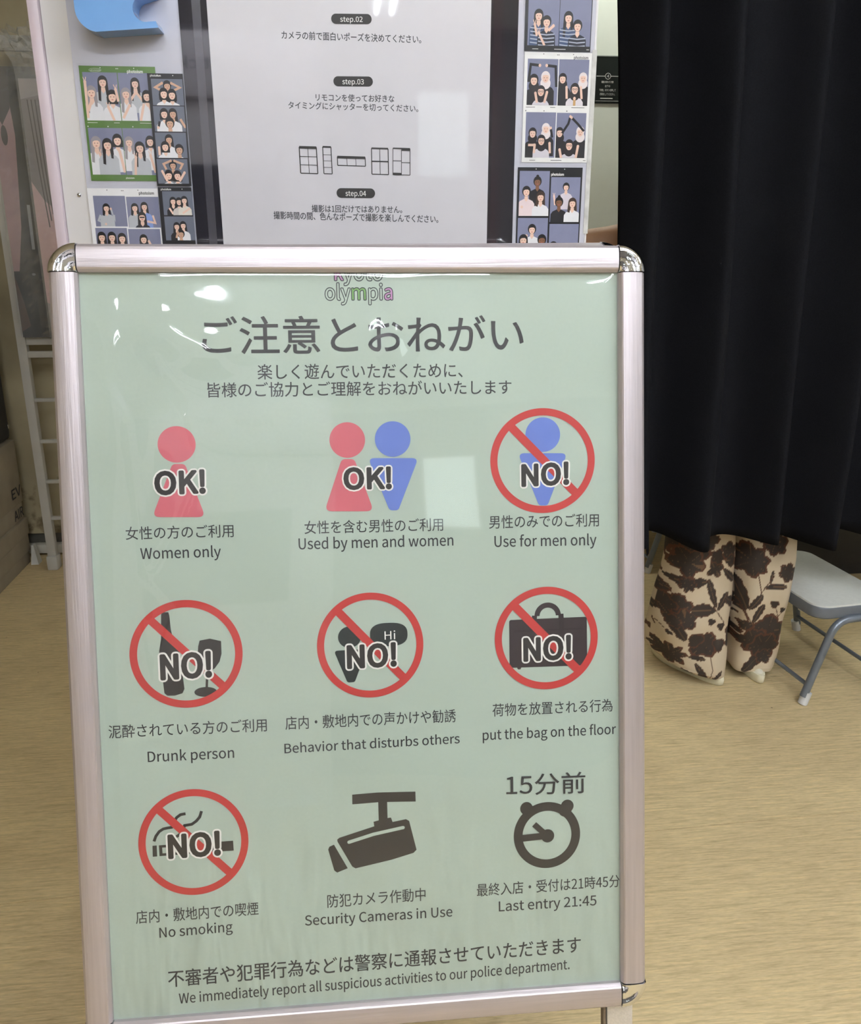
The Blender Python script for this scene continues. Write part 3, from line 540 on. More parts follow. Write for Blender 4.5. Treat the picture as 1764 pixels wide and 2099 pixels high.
# ---------------------------------------------------------------- white booth board
board = empty('booth_board', (0, 1.42, 0)); tag(board, 'tall white booth board with a dark glossy pane behind the poster stand', 'board')
bx = lambda n, m, x0, x1, y0, y1, z0, z1, p=board, bev=0: box(n, m, x0, x1, y0-1.42, y1-1.42, z0, z1, p, bev)
bx('board_panel', M_white, -.406, .3835, 1.400, 1.445, .02, 1.98, bev=.002)
bx('edge_trim', M_lilac, -.4225, -.4062, 1.393, 1.447, .02, 1.98, bev=.005)
bx('edge_trim', M_white, .3837, .3865, 1.402, 1.443, .02, 1.98)
bx('facing_sheet', mat('lavender_sheet', (190,189,200), rough=.22, var=.015, coat=.5), -.3702, .3825, 1.3985, 1.3999, .60, 1.90)
pane = bx('dark_pane', mat('dark_glossy_pane', (40,38,44), rough=.06, var=.15, scale=4, coat=1), -.2173, .2668, 1.3968, 1.3984, .85, 1.86)
bx('reflection_stripe', mat('maroon_reflection', (44,34,40), rough=.1, coat=1), .2305, .243, 1.3964, 1.3967, .85, 1.86)  # reflected band in the gloss, put in as a coloured strip
bx('reflection_stripe', mat('grey_reflection', (70,68,74), rough=.12, coat=1), -.199, -.187, 1.3964, 1.3967, .85, 1.86)  # paler reflection on the left of the pane, also a coloured strip
bx('foot_bar', M_white, -.40, .38, 1.36, 1.50, 0, .0195, bev=.004)
# screw
bm = bmesh.new(); bmesh.ops.create_uvsphere(bm, u_segments=20, v_segments=10, radius=.0033)
bmesh.ops.scale(bm, vec=(1, .6, 1), verts=bm.verts[:]); bmesh.ops.translate(bm, vec=(-.3831, 1.3995-1.42, 1.2543), verts=bm.verts[:])
scw = bm_obj('screw', bm, M_chrome, board, smooth=True)
for a in (0, pi/2):
    bm = bmesh.new(); add_box(bm, -.0019, .0019, -.0003, .0003, -.0004, .0004); bmesh.ops.rotate(bm, matrix=Matrix.Rotation(a+.4, 3, 'Y'), verts=bm.verts[:])
    bmesh.ops.translate(bm, vec=(-.3831, 1.3975-1.42, 1.2543), verts=bm.verts[:]); bm_obj('screw_slot', bm, M_black, scw)
# worn tape along the right edge
bx('edge_tape', mat('worn_clear_tape', (196,194,190), rough=.3, var=.18, scale=50), .3800, .3872, 1.3978, 1.3984, 1.2, 1.46)

wallmap = lambda Y: (lambda x, z, w: (x, Y-w, z))
# instruction sheet
sheet = empty('instruction_sheet', (.0235, 1.396, 1.1)); tag(sheet, 'white instruction sheet with four steps taped over the dark pane', 'sheet')
smap = lambda x, z, w: (x-.0235, -w, z-1.1)
paper = box('paper', mat('sheet_paper', (203,199,204), rough=.3, var=.01, coat=.55), -.1779-.0235, .2264-.0235, 0, .0006, 1.02-1.1, 1.60-1.1, sheet)
for n, prims in SHEET:
    A = Art(smap, .0002); draw(A, prims); A.build(n, sheet)
# upper part of the sheet, out of the frame
A = Art(smap, .0002); draw(A, [('line', [(.005, 1.585), (.045, 1.585)], .013, 'char'), ('text', 'step.01', .010, 1.5815, .040, 1.5815, .007, 'cap', 0, 'white')]); A.build('step_badge', sheet)

# blue plaque
def plaque():
    r = empty('blue_plaque', (-.31, 1.4, 1.53)); tag(r, 'thick glossy blue plaque with a round notch at the top left of the white board', 'plaque')
    pts = []
    def arc(cx, cz, rd, a0, a1, n=10):
        for i in range(n+1):
            a = radians(a0+(a1-a0)*i/n); pts.append((cx+rd*cos(a), cz+rd*sin(a)))
    pts.append((-.3585, 1.59)); arc(-.3300, 1.4985, .0290, 180, 264, 10)
    pts.append((-.2470, 1.4765)); pts.append((-.2500, 1.4845)); arc(-.2640, 1.4995, .0162, 285, 100, 16)
    pts.extend([(-.2500, 1.5205), (-.2450, 1.527), (-.2450, 1.59), (-.255, 1.602), (-.348, 1.602)])
    pts = [(x*.9714, 1.2+(z-1.2)*.9714) for x, z in pts]
    n = len(pts); bm = bmesh.new()
    y0, y1 = -.043, -.002
    f = [bm.verts.new((x+.31, y0, z-1.53)) for x, z in pts]; b = [bm.verts.new((x+.31, y1, z-1.53)) for x, z in pts]
    bm.faces.new(f); bm.faces.new(b[::-1])
    for i in range(n): bm.faces.new((f[i], b[i], b[(i+1) % n], f[(i+1) % n]))
    bm_obj('body', bm, mat('blue_acrylic', (112,160,216), rough=.22, var=.02, coat=.6), r)
    A = Art(lambda x, z, w: (x+.31, y0-w, z-1.53), .0002); A.ring(-.296, 1.5335, .0285, .0285, .0042, 'white'); A.build('white_ring', r)
plaque()

# ---------------------------------------------------------------- photo prints
HAIR = {'k': '28,24,26', 'b': '62,44,36', 'g': '150,142,146', 'w': '226,214,214'}
SKIN = {'p': '226,190,172', 'm': '196,156,132', 'd': '120,82,60'}
def figure(A, F, x, y, s, style='long', hair='k', skin='p', shirt='225,222,226', ex=()):
    x0, z0, x1, z1 = F; w = x1-x0; h = z1-z0; S_ = s*w
    X = lambda a: x0+a*w; Z = lambda b: z1-b*h
    cx, cz = X(x), Z(y); hc_ = HAIR[hair]; sk = SKIN[skin]
    hijab = style in ('hijab', 'whijab')
    if style == 'whijab': hc_ = HAIR['w']
    if style == 'hijab': hc_ = '34,28,32'
    if style in ('long', 'half'):
        ln_ = 4.2 if style == 'long' else 2.4
        A.poly([(cx-S_*1.15, cz+.1*S_), (cx-S_*1.35, cz-ln_*S_), (cx-S_*.2, cz-ln_*S_*1.05), (cx+S_*.3, cz-ln_*S_), (cx+S_*1.3, cz-ln_*S_*.9), (cx+S_*1.15, cz+.1*S_)][::-1], hc_)
    # shoulders and torso
    A.poly([(cx-S_*2.3, cz-7*S_), (cx-S_*2.2, cz-3.0*S_), (cx-S_*1.7, cz-2.3*S_), (cx-S_*.5, cz-1.75*S_), (cx+S_*.5, cz-1.75*S_), (cx+S_*1.7, cz-2.3*S_), (cx+S_*2.2, cz-3.0*S_), (cx+S_*2.3, cz-7*S_)][::-1], shirt if not hijab else shirt)
    if not hijab: A.poly([(cx-S_*.42, cz-.6*S_), (cx-S_*.5, cz-1.85*S_), (cx, cz-2.5*S_), (cx+S_*.5, cz-1.85*S_), (cx+S_*.42, cz-.6*S_)], sk)
    A.ell(cx, cz+.15*S_, S_*1.15, S_*1.32, hc_, 20)
    if style == 'bob': A.poly([(cx-S_*1.25, cz), (cx-S_*1.2, cz-1.5*S_), (cx+S_*1.2, cz-1.5*S_), (cx+S_*1.25, cz)][::-1], hc_)
    if style == 'bun': A.ell(cx, cz+1.5*S_, S_*.4, S_*.35, hc_, 12)
    if hijab: A.ell(cx, cz-1.3*S_, S_*1.3, S_*1.35, hc_, 20)
    if style == 'half' or style == 'long':
        dn = 2.2 if style == 'half' else 4.0
        A.poly([(cx-S_*1.15, cz), (cx-S_*1.3, cz-dn*S_), (cx-S_*.72, cz-(dn+.2)*S_), (cx-S_*.50, cz-1.2*S_), (cx-S_*.55, cz)], hc_)
        if style == 'long': A.poly([(cx+S_*.55, cz), (cx+S_*.50, cz-1.2*S_), (cx+S_*.6, cz-2.8*S_), (cx+S_*1.1, cz-2.9*S_), (cx+S_*1.15, cz)], hc_)
    A.ell(cx, cz-.12*S_, S_*.80, S_*1.02, sk, 22)
    if hijab: A.poly([(cx-S_*.85, cz+.45*S_), (cx, cz+1.15*S_), (cx+S_*.85, cz+.45*S_), (cx, cz+.62*S_)], hc_)
    else: A.poly([(cx-S_*.95, cz+.15*S_), (cx-S_*.7, cz+1.1*S_), (cx, cz+1.32*S_), (cx+S_*.7, cz+1.1*S_), (cx+S_*.95, cz+.15*S_), (cx+S_*.35, cz+.55*S_), (cx-S_*.35, cz+.5*S_)], hc_)
    for q in (-1, 1): A.ell(cx+q*S_*.34, cz-.02*S_, S_*.14, S_*.075, '40,30,30', 8); A.w -= A.dw
    A.ell(cx, cz-.62*S_, S_*.22, S_*.09, '178,84,84', 8)
    if 'glasses' in ex:
        for q in (-1, 1): A.ell(cx+q*S_*.36, cz-.02*S_, S_*.30, S_*.24, '60,44,48', 12); A.w -= A.dw
        A.up()
        for q in (-1, 1): A.ell(cx+q*S_*.36, cz-.02*S_, S_*.21, S_*.16, '214,178,164', 12); A.w -= A.dw
        A.up()
    if 'shades' in ex:
        A.poly([(cx-S_*.72, cz+.12*S_), (cx-S_*.6, cz-.22*S_), (cx+S_*.6, cz-.22*S_), (cx+S_*.72, cz+.12*S_)], '22,20,22')
    if 'stripes' in ex:
        for k in range(6):
            zz = cz-(2.5+k*.8)*S_; A.poly([(cx-S_*2.0, zz), (cx-S_*2.0, zz-.25*S_), (cx, zz-.45*S_), (cx+S_*2.0, zz-.25*S_), (cx+S_*2.0, zz), (cx, zz-.2*S_)], '176,180,196')
    for e in ex:
        if isinstance(e, tuple):
            k, pts = e[0], [(X(a), Z(b)) for a, b in e[1]]
            col = e[2] if len(e) > 2 else sk
            if k == 'arm':
                A.line(pts, S_*.62, col); A.ell(pts[-1][0], pts[-1][1], S_*.34, S_*.38, sk, 12)
            if k == 'v':   # raised hand with two fingers
                hx, hz = pts[-1]; A.line(pts, S_*.55, col); A.ell(hx, hz, S_*.32, S_*.36, sk, 12)
                for q in (-.3, .22): A.line([(hx, hz), (hx+q*S_*1.3, hz+S_*1.0)], S_*.17, sk)
DK = '30,28,32'; WH = '222,220,224'; GY = '182,184,190'
def fr_green(i): return [
 [(.56,.20,.125,'long','k','p',GY), (.20,.42,.135,'long','g','p',WH,(('v',[(.04,.95),(.05,.2)]),('arm',[(.06,.8),(.18,.6)]))), (.80,.50,.135,'bob','k','p',WH,(('v',[(.80,1.0),(.66,.72)]),('v',[(.97,.6),(.92,.35)])))],
 [(.52,.22,.125,'long','k','p',GY,(('arm',[(.3,.6),(.5,.42)]),('arm',[(.75,.6),(.55,.42)]))), (.20,.44,.135,'long','g','p',WH,(('arm',[(.05,.95),(.28,.68)]),)), (.86,.48,.13,'bob','k','p',WH,(('arm',[(.6,1.0),(.74,.66)]),('arm',[(1.1,1.0),(.9,.66)])))],
 [(.20,.32,.135,'long','g','p',WH,(('v',[(.42,.95),(.28,.55)]),)), (.84,.26,.13,'bob','k','p',WH), (.53,.36,.135,'long','k','p',GY,(('arm',[(.98,.95),(.88,.5)]),))],
 [(.18,.30,.13,'long','g','p',WH), (.88,.28,.13,'bob','k','p',WH), (.52,.42,.145,'long','k','p',GY,(('v',[(.30,1.0),(.36,.62)]),('v',[(.98,.95),(.86,.58)])))]][i]
def fr_bs(i): return [
 [(.50,.26,.115,'short','k','m',DK,(('arm',[(.28,.42),(.12,.32),(.34,.16)]),('arm',[(.72,.42),(.9,.32),(.64,.16)]))), (.37,.56,.125,'bob','k','p',WH), (.63,.60,.125,'bob','k','p',WH)],
 [(.34,.30,.12,'bob','k','p',WH,(('arm',[(.18,.6),(.12,.85)],'38,36,40'),)), (.62,.30,.12,'half','k','m',WH,(('arm',[(.85,.5),(.98,.8)]),)), (.50,.68,.13,'short','k','m',WH)],
 [(.44,.28,.115,'half','k','m',WH), (.30,.56,.12,'bob','k','p',WH,(('arm',[(.1,.9),(.1,.6)]),)), (.75,.68,.125,'short','k','m',WH)],
 [(.52,.26,.11,'short','k','m','120,120,126',(('arm',[(.3,.42),(.22,.2),(.46,.07)]),('arm',[(.74,.42),(.84,.2),(.58,.07)]))), (.36,.66,.12,'bob','k','p',WH,(('arm',[(.3,.9),(.16,.5)]),)), (.64,.68,.12,'bob','k','p',WH,(('arm',[(.7,.9),(.88,.55)]),))]][i]
def fr_wl(i): return [
 [(.38,.40,.10,'half','k','p',GY,(('arm',[(.18,.62),(.10,.80),(.32,.92)],GY),('arm',[(.6,.62),(.62,.8),(.52,.42)],GY)))],
 [(.24,.36,.10,'half','k','p',GY), (.54,.32,.10,'half','k','p','128,150,206',(('arm',[(.78,.6),(.84,.85),(.62,.8)]),)), (.44,.66,.115,'long','k','p','30,34,52',('shades',))],
 [(.18,.30,.12,'half','k','p',GY), (.50,.30,.12,'half','k','p',WH), (.82,.34,.12,'half','k','p',DK)],
 [(.46,.34,.11,'bob','k','p',GY,(('arm',[(.75,.7),(.62,.4)]),))]][i]
def fr_bl(i): return [
 [(.34,.42,.10,'half','k','p',DK,(('arm',[(.2,.7),(.3,.92)]),)), (.54,.44,.10,'bob','k','p','196,186,182'), (.72,.38,.10,'half','k','p','214,206,196',(('arm',[(.9,.7),(.66,.9)]),))],
 [(.40,.42,.10,'half','k','p',DK), (.62,.38,.10,'half','k','p',WH), (.52,.74,.11,'bun','k','m','200,186,176',(('arm',[(.36,.9),(.42,.66)]),))]][i]
def fr_bt(i): return [
 [(.34,.52,.13,'long','k','p','62,78,112',('stripes',('v',[(.3,.85),(.22,.66)]))), (.60,.62,.13,'short','k','p','30,32,48',('stripes',('arm',[(.66,.76),(.82,.68)]),('v',[(.55,1.0),(.36,.80)])))],
 [(.28,.55,.13,'long','k','p','62,78,112',('stripes',)), (.58,.68,.13,'short','k','p','30,32,48',('stripes',))]][i]
def fr_wr(i): return [
 [(.22,.46,.13,'hijab','k','p',DK,(('arm',[(.04,.5),(.10,.12),(.40,.14)],DK),)), (.60,.40,.13,'whijab','k','p',DK,(('arm',[(.96,.6),(.92,.16),(.62,.14)],DK),)), (.46,.70,.125,'hijab','k','p','206,200,208',('glasses',('arm',[(.34,.95),(.28,.74)]),('arm',[(.58,.95),(.66,.72)])))],
 [(.14,.42,.12,'hijab','k','p',DK,(('arm',[(.3,.85),(.28,.6)]),)), (.82,.40,.12,'whijab','k','p',DK,(('arm',[(.8,.85),(.76,.6)]),)), (.56,.64,.13,'hijab','k','p','214,206,212',('glasses',('arm',[(.56,1.05),(.56,.84)],'190,150,96')))],
 [(.24,.46,.12,'hijab','k','p',DK,(('arm',[(.1,.72),(.3,.72)]),)), (.68,.36,.12,'whijab','k','p',DK,(('arm',[(.9,.55),(.84,.34)],DK),)), (.54,.62,.125,'hijab','k','p','208,202,210',('glasses',('arm',[(.3,.9),(.32,.72)]),('arm',[(.84,.9),(.82,.68)])))],
 [(.12,.44,.12,'hijab','k','p',DK,(('arm',[(.2,.45),(.4,.24),(.46,.08)],DK),)), (.82,.42,.12,'whijab','k','p',DK,(('arm',[(.94,.4),(.72,.24),(.5,.1)],DK),)), (.46,.72,.13,'hijab','k','p','208,202,210',('glasses',('arm',[(.2,1.0),(.14,.82)]),('arm',[(.7,1.0),(.76,.74)])))]][i]
def fr_bb(i): return [
 [(.60,.24,.12,'bun','k','d',DK), (.24,.46,.125,'short','k','p','226,206,208',(('arm',[(.05,1.0),(.1,.8)],'226,206,208'),)), (.72,.58,.125,'half','b','p',WH)],
 [(.52,.22,.10,'short','k','p','206,196,206',(('v',[(.16,.62),(.12,.42)]),)), (.30,.56,.125,'bun','k','d',DK), (.76,.58,.125,'half','b','p',WH)],
 [(.48,.26,.12,'short','k','p',WH,(('arm',[(.2,.7),(.3,.4)]),)), (.20,.50,.13,'half','k','p',WH), (.82,.50,.13,'short','k','d',DK)],
 [(.16,.52,.13,'short','k','p',WH), (.70,.6,.12,'bun','k','d',DK)]][i]
SPEC = [
 ('green', '82,116,52', fr_green, 'white', 'green-bordered photo print of three women, below the blue plaque', 'w'),
 ('black_strip', '24,22,26', fr_bs, 'white', 'narrow black photo strip with four pictures beside the green-bordered print', 'w'),
 ('white_left', '230,228,230', fr_wl, 'ink', 'white-bordered photo print below the green-bordered one, cut by the stand', 'k'),
 ('black_low', '24,22,26', fr_bl, 'white', 'lower black photo strip showing three women hugging, below the other strip', 'w'),
 ('black_top', '20,19,23', fr_bt, 'white', 'black-bordered photo print of a couple in striped sweaters, top right', 'w'),
 ('white_right', '232,230,228', fr_wr, 'ink', 'white-bordered photo print of three people in headscarves on the right edge', 'k'),
 ('black_bottom', '20,19,23', fr_bb, 'white', 'black-bordered photo print with staggered pictures of three women, lower right', 'w')]
names = {'green': 'photo_print', 'black_strip': 'photo_strip', 'black_low': 'photo_strip'}
for key, border, fn, tcol, label, _ in SPEC:
    (x0, z0, x1, z1), frames = PHOTOS[key]
    cx, cz = (x0+x1)/2, (z0+z1)/2; YB = 1.3980 if key != 'black_strip' else 1.3965
    if key in ('black_low',): YB = 1.3972
    r = empty(names.get(key, 'photo_print'), (cx, YB, cz)); tag(r, label, 'photo', 'photo prints stuck on the white board')
    m_ = lambda x, z, w: (x-cx, -w, z-cz)
    box('card', ink(border), x0-cx, x1-cx, -.0004, 0, z0-cz, z1-cz, r)
    for i, F in enumerate(frames):
        A = Art(m_, .00045, .000012); A.clip = F
        A.poly([(F[0], F[1]), (F[2], F[1]), (F[2], F[3]), (F[0], F[3])], '122,124,150' if key not in ('black_strip','black_low') else '98,102,116')
        for f in fn(i): figure(A, F, *f)
        A.build('picture', r)
    A = Art(m_, .00045)
    if key in ('green', 'white_left', 'white_right'):
        A.text('photoism', x1-.0275-(.012 if key == 'green' else 0), z1-.0085, x1-.0055-(.012 if key == 'green' else 0), z1-.0085, .0038, 'cap', .03, tcol)
        A.text('▶▶', cx-.002, z1-.004, cx+.002, z1-.004, .0015, 'box', 0, tcol)
        if key == 'green': A.text('photoism', x0+.05, z0+.003, x0+.062, z0+.003, .0023, 'cap', .02, tcol); A.ring(x0+.022, z1-.0055, .0085, .0024, .0003, tcol); A.text('photoism', x0+.016, z1-.0065, x0+.029, z1-.0065, .0018, 'cap', 0, tcol)
    elif key == 'black_bottom': A.text('photoism', cx+.0015, z1-.0118, cx+.0215, z1-.0118, .0036, 'cap', .03, tcol)
    elif key in ('black_strip', 'black_low'): A.text('photoism', x0+.004, z1-.0042, x0+.019, z1-.0042, .0026, 'cap', .02, tcol)
    if key in ('black_top', 'white_right', 'black_bottom'):
        zb = z0+.0025
        if key != 'black_bottom':
            A.line([(x0+.012, zb+.0005), (x0+.021, zb+.0005)], .0007, tcol); A.line([(x0+.045, zb+.0005), (x0+.062, zb+.0005)], .0007, tcol); A.line([(x1-.006, zb+.0005), (x1-.002, zb+.0005)], .0007, tcol)
    if key in ('white_right', 'green'):
        zm = (frames[0][1]+frames[2][3])/2
        A.line([(x0+.004, zm+.002), (x0+.018, zm+.002)], .0006, tcol); A.line([(x0+.041, zm+.002), (x0+.049, zm+.002)], .0006, tcol); A.line([(x1-.028, zm+.002), (x1-.008, zm+.002)], .0006, tcol)
        A.ell(x0+.032, zm-.003, .0008, .0008, tcol, 10); A.ell(x0+.067, zm-.003, .0008, .0008, tcol, 10); A.ell(x0+.004, zm-.003, .0008, .0008, tcol, 10)
    for q in (.28, .72): A.ell(x0+(x1-x0)*q, z1-.0025, .0007, .0007, tcol, 10)
    A.build('lettering', r)
    if key in ('green', 'white_left', 'white_right', 'black_top'):
        s_ = link_mesh('clear_sleeve', [(x0-cx-.003, -.0009, z0-cz-.005), (x1-cx+.002, -.0011, z0-cz-.006), (x1-cx+.002, -.0016, z1-cz+.003), (x0-cx-.003, -.0013, z1-cz+.003)], [(0,1,2,3)], mat_film('sleeve_film_'+key, k=1.0, haze=.003), r)

# ---------------------------------------------------------------- curtain
M_cur = mat('black_velour', (23,23,26), rough=.95, var=.15, scale=300, sheen=.0, spec=.05)
def interp(t, ks, vs_):
    if t <= ks[0]: return vs_[0]+(t-ks[0])*(vs_[1]-vs_[0])/(ks[1]-ks[0])
    for a, b, p, q in zip(ks, ks[1:], vs_, vs_[1:]):
        if t <= b: return p+(q-p)*(t-a)/(b-a)
    return vs_[-1]+(t-ks[-1])*(vs_[-1]-vs_[-2])/(ks[-1]-ks[-2])
def curtain():
    cur = empty('curtain', (1.2, 1.96, 0)); tag(cur, 'long black pleated booth curtain hanging to knee height', 'curtain')
    # ridge positions (nearest points of the pleats) at the top and the bottom
    rt = [.646, .815, 1.0, 1.17, 1.33, 1.49, 1.65, 1.81, 1.97]
    rb = [.70, .868, 1.034, 1.172, 1.33, 1.49, 1.65, 1.81, 1.97]
    NXc, NZ = 620, 60; v = []
    s0, s1 = -.26, 8.4
    for j in range(NZ+1):
        fz = j/NZ; z = .463+(2.30-.463)*fz
        for i in range(NXc+1):
            s = s0+(s1-s0)*i/NXc; t = max(0, min(1, (z-.46)/1.2))
            k = list(range(9)); R_ = [b+(a-b)*t for a, b in zip(rt, rb)]
            ph = s+.06*sin(3.1*s+2.2*z)
            x = interp(ph, k, R_)
            a = 2*pi*ph; amp = .060+.012*sin(2.3*s+1.1)+.006*sin(4*z+s*2)
            y = 1.958-amp*cos(a)-.017*cos(2*a+.6*sin(z*2+s))+.006*sin(z*3+s*5)*.5
            x += .021*(cos(a)-1)+.006*sin(a)+.004*sin(5*z+s*3)
            hem = .008+.006*sin(s*3.7)+.003*sin(s*11)-.003*cos(a)+(.02 if s < -.05 else 0) if j < 6 else 0
            v.append((x-1.2, y-1.96, z+hem*(1-j/6 if j < 6 else 0)))
    f = [(j*(NXc+1)+i, j*(NXc+1)+i+1, (j+1)*(NXc+1)+i+1, (j+1)*(NXc+1)+i) for j in range(NZ) for i in range(NXc)]
    o = link_mesh('cloth', v, f, M_cur, cur, smooth=True)
    md = o.modifiers.new('thick', 'SOLIDIFY'); md.thickness = .002; md.offset = 0
    tube('rod', mat('rod_steel', (150,150,152), rough=.3, metal=.8), [(-.66, 0, 2.34), (.86, 0, 2.34)], .012, cur)
    for q in range(10): 
        bm = bmesh.new(); pts = [(.026*cos(2*pi*k/16)*.0, .026*cos(2*pi*k/16), 2.325+.026*sin(2*pi*k/16)) for k in range(17)]
        tube_mesh(bm, [(-.58+.145*q, p[1], p[2]) for p in pts], .0022, 6, cap=False); bm_obj('ring', bm, M_chrome, cur, smooth=True)
    for q in (-.655, .855): box('ceiling_bracket', M_black, q-.01, q+.01, -.01, .01, 2.34, 2.618, cur)
curtain()

# ---------------------------------------------------------------- person behind the curtain
import numpy as np
person = empty('person', (1.08, 2.13, 0)); tag(person, 'person in cream trousers with dark flowers standing behind the black curtain', 'person')
def skin_obj(name, m, pts, edges, radii, root=0, sub=2, parent=None):
    me = bpy.data.meshes.new(name); me.from_pydata(pts, edges, []); me.materials.append(m)
    o = bpy.data.objects.new(name, me); C.objects.link(o); o.parent = parent
    md = o.modifiers.new('skin', 'SKIN'); md.use_smooth_shade = True
    for i, v in enumerate(me.skin_vertices[0].data):
        rr = radii[i]; v.radius = rr if isinstance(rr, tuple) else (rr, rr); v.use_root = (i == root)
    s = o.modifiers.new('sub', 'SUBSURF'); s.levels = sub; s.render_levels = sub
    return o
M_skin = mat('skin', (196,150,116), rough=.5, var=.04, scale=20)
bp_, be_, br_ = [], [], []
def J(p, r, par=None):
    bp_.append(p); br_.append(r)
    if par is not None: be_.append((par, len(bp_)-1))
    return len(bp_)-1
pel = J((0, .06, .93), (.13, .10)); wst = J((0, .05, 1.06), (.115, .085), pel); chs = J((0, .05, 1.24), (.14, .10), wst); nb = J((0, .06, 1.38), (.075, .065), chs)
nk = J((0, .065, 1.44), .048, nb); hd0 = J((0, .075, 1.50), (.062, .07), nk); hd1 = J((0, .08, 1.57), (.076, .088), hd0); hd2 = J((0, .08, 1.64), (.06, .07), hd1)
for s in (-1, 1):
    hp = J((s*.09, .06, .87), .085, pel); kn = J((s*.105, .04, .48), .058, hp); ak = J((s*.11+.0, .05, .10), .036, kn); J((s*.115, .13, .045), .034, ak)
# arms: the left one reaches out sideways, the right one is bent up
def hand(par, base, d, up):
    d = Vector(d).normalized(); up = Vector(up); side = d.cross(up).normalized()
    pm = J(tuple(Vector(base)+d*.05), (.036, .016), par)
    for k in range(4):
        o_ = side*(.027-.018*k); L_ = (.032, .036, .034, .026)[k]
        a = J(tuple(Vector(base)+d*.088+o_), .0095, pm); b = J(tuple(Vector(base)+d*(.088+L_)+o_-up*.006), .009, a); J(tuple(Vector(base)+d*(.088+L_*1.75)+o_-up*.022), .0075, b)
    t = J(tuple(Vector(base)+d*.03+side*.042-up*.008), .011, pm); J(tuple(Vector(base)+d*.062+side*.058-up*.018), .009, t)
sl_ = J((-.165, .06, 1.33), .058, chs); el_ = J((-.36, .06, 1.185), .046, sl_); wl_ = J((-.585, .10, 1.165), .030, el_); hand(wl_, (-.60, .102, 1.164), (-1, .15, -.02), (0, 0, 1))
sr_ = J((.165, .06, 1.33), .058, chs); er_ = J((.24, .04, 1.08), .044, sr_); wr_ = J((.20, .22, .96), .030, er_); hand(wr_, (.198, .232, .95), (-.1, 1, -.4), (0, .4, 1))
# face: nose and ears are short branches of the same surface
J((0, .175, 1.555), .012, hd1)
for s in (-1, 1): J((s*.083, .08, 1.56), (.012, .02), hd1)
body = skin_obj('body', M_skin, bp_, be_, br_, parent=person)
for s in (-1, 1):
    bm = bmesh.new(); bmesh.ops.create_uvsphere(bm, u_segments=12, v_segments=8, radius=.012); bmesh.ops.translate(bm, vec=(s*.03, .152, 1.575), verts=bm.verts[:]); bm_obj('eye', bm, mat('eye_white', (230,228,224), rough=.2), person, smooth=True)
bm = bmesh.new(); bmesh.ops.create_uvsphere(bm, u_segments=12, v_segments=8, radius=.02); bmesh.ops.scale(bm, vec=(1.1, .35, .28), verts=bm.verts[:]); bmesh.ops.translate(bm, vec=(0, .160, 1.515), verts=bm.verts[:]); bm_obj('mouth', bm, mat('lips', (176,92,90), rough=.4), person, smooth=True)
bm = bmesh.new(); bmesh.ops.create_uvsphere(bm, u_segments=28, v_segments=20, radius=.1)
for v in bm.verts:
    v.co.z *= 1.25 if v.co.z > 0 else 2.4
    if v.co.y > .045 and v.co.z < .055: v.co.y = .045
bmesh.ops.translate(bm, vec=(0, .062, 1.595), verts=bm.verts[:]); bm_obj('hair', bm, mat('black_hair', (26,22,22), rough=.5, var=.2, scale=200, stretch=(1,1,.05)), person, smooth=True)
tp, te, tr = [], [], []
def T(p, r, par=None):
    tp.append(p); tr.append(r)
    if par is not None: te.append((par, len(tp)-1))
    return len(tp)-1
a = T((0, .055, .98), (.15, .12)); b = T((0, .05, 1.1), (.14, .108), a); c = T((0, .05, 1.25), (.162, .122), b); d = T((0, .06, 1.36), (.10, .085), c)
for s in (-1, 1):
    e = T((s*.17, .06, 1.335), .074, c); T((s*.25, .06, 1.275) if s < 0 else (.215, .052, 1.20), .07, e)
skin_obj('shirt', mat('dark_tee', (52,50,54), rough=.85), tp, te, tr, parent=person)
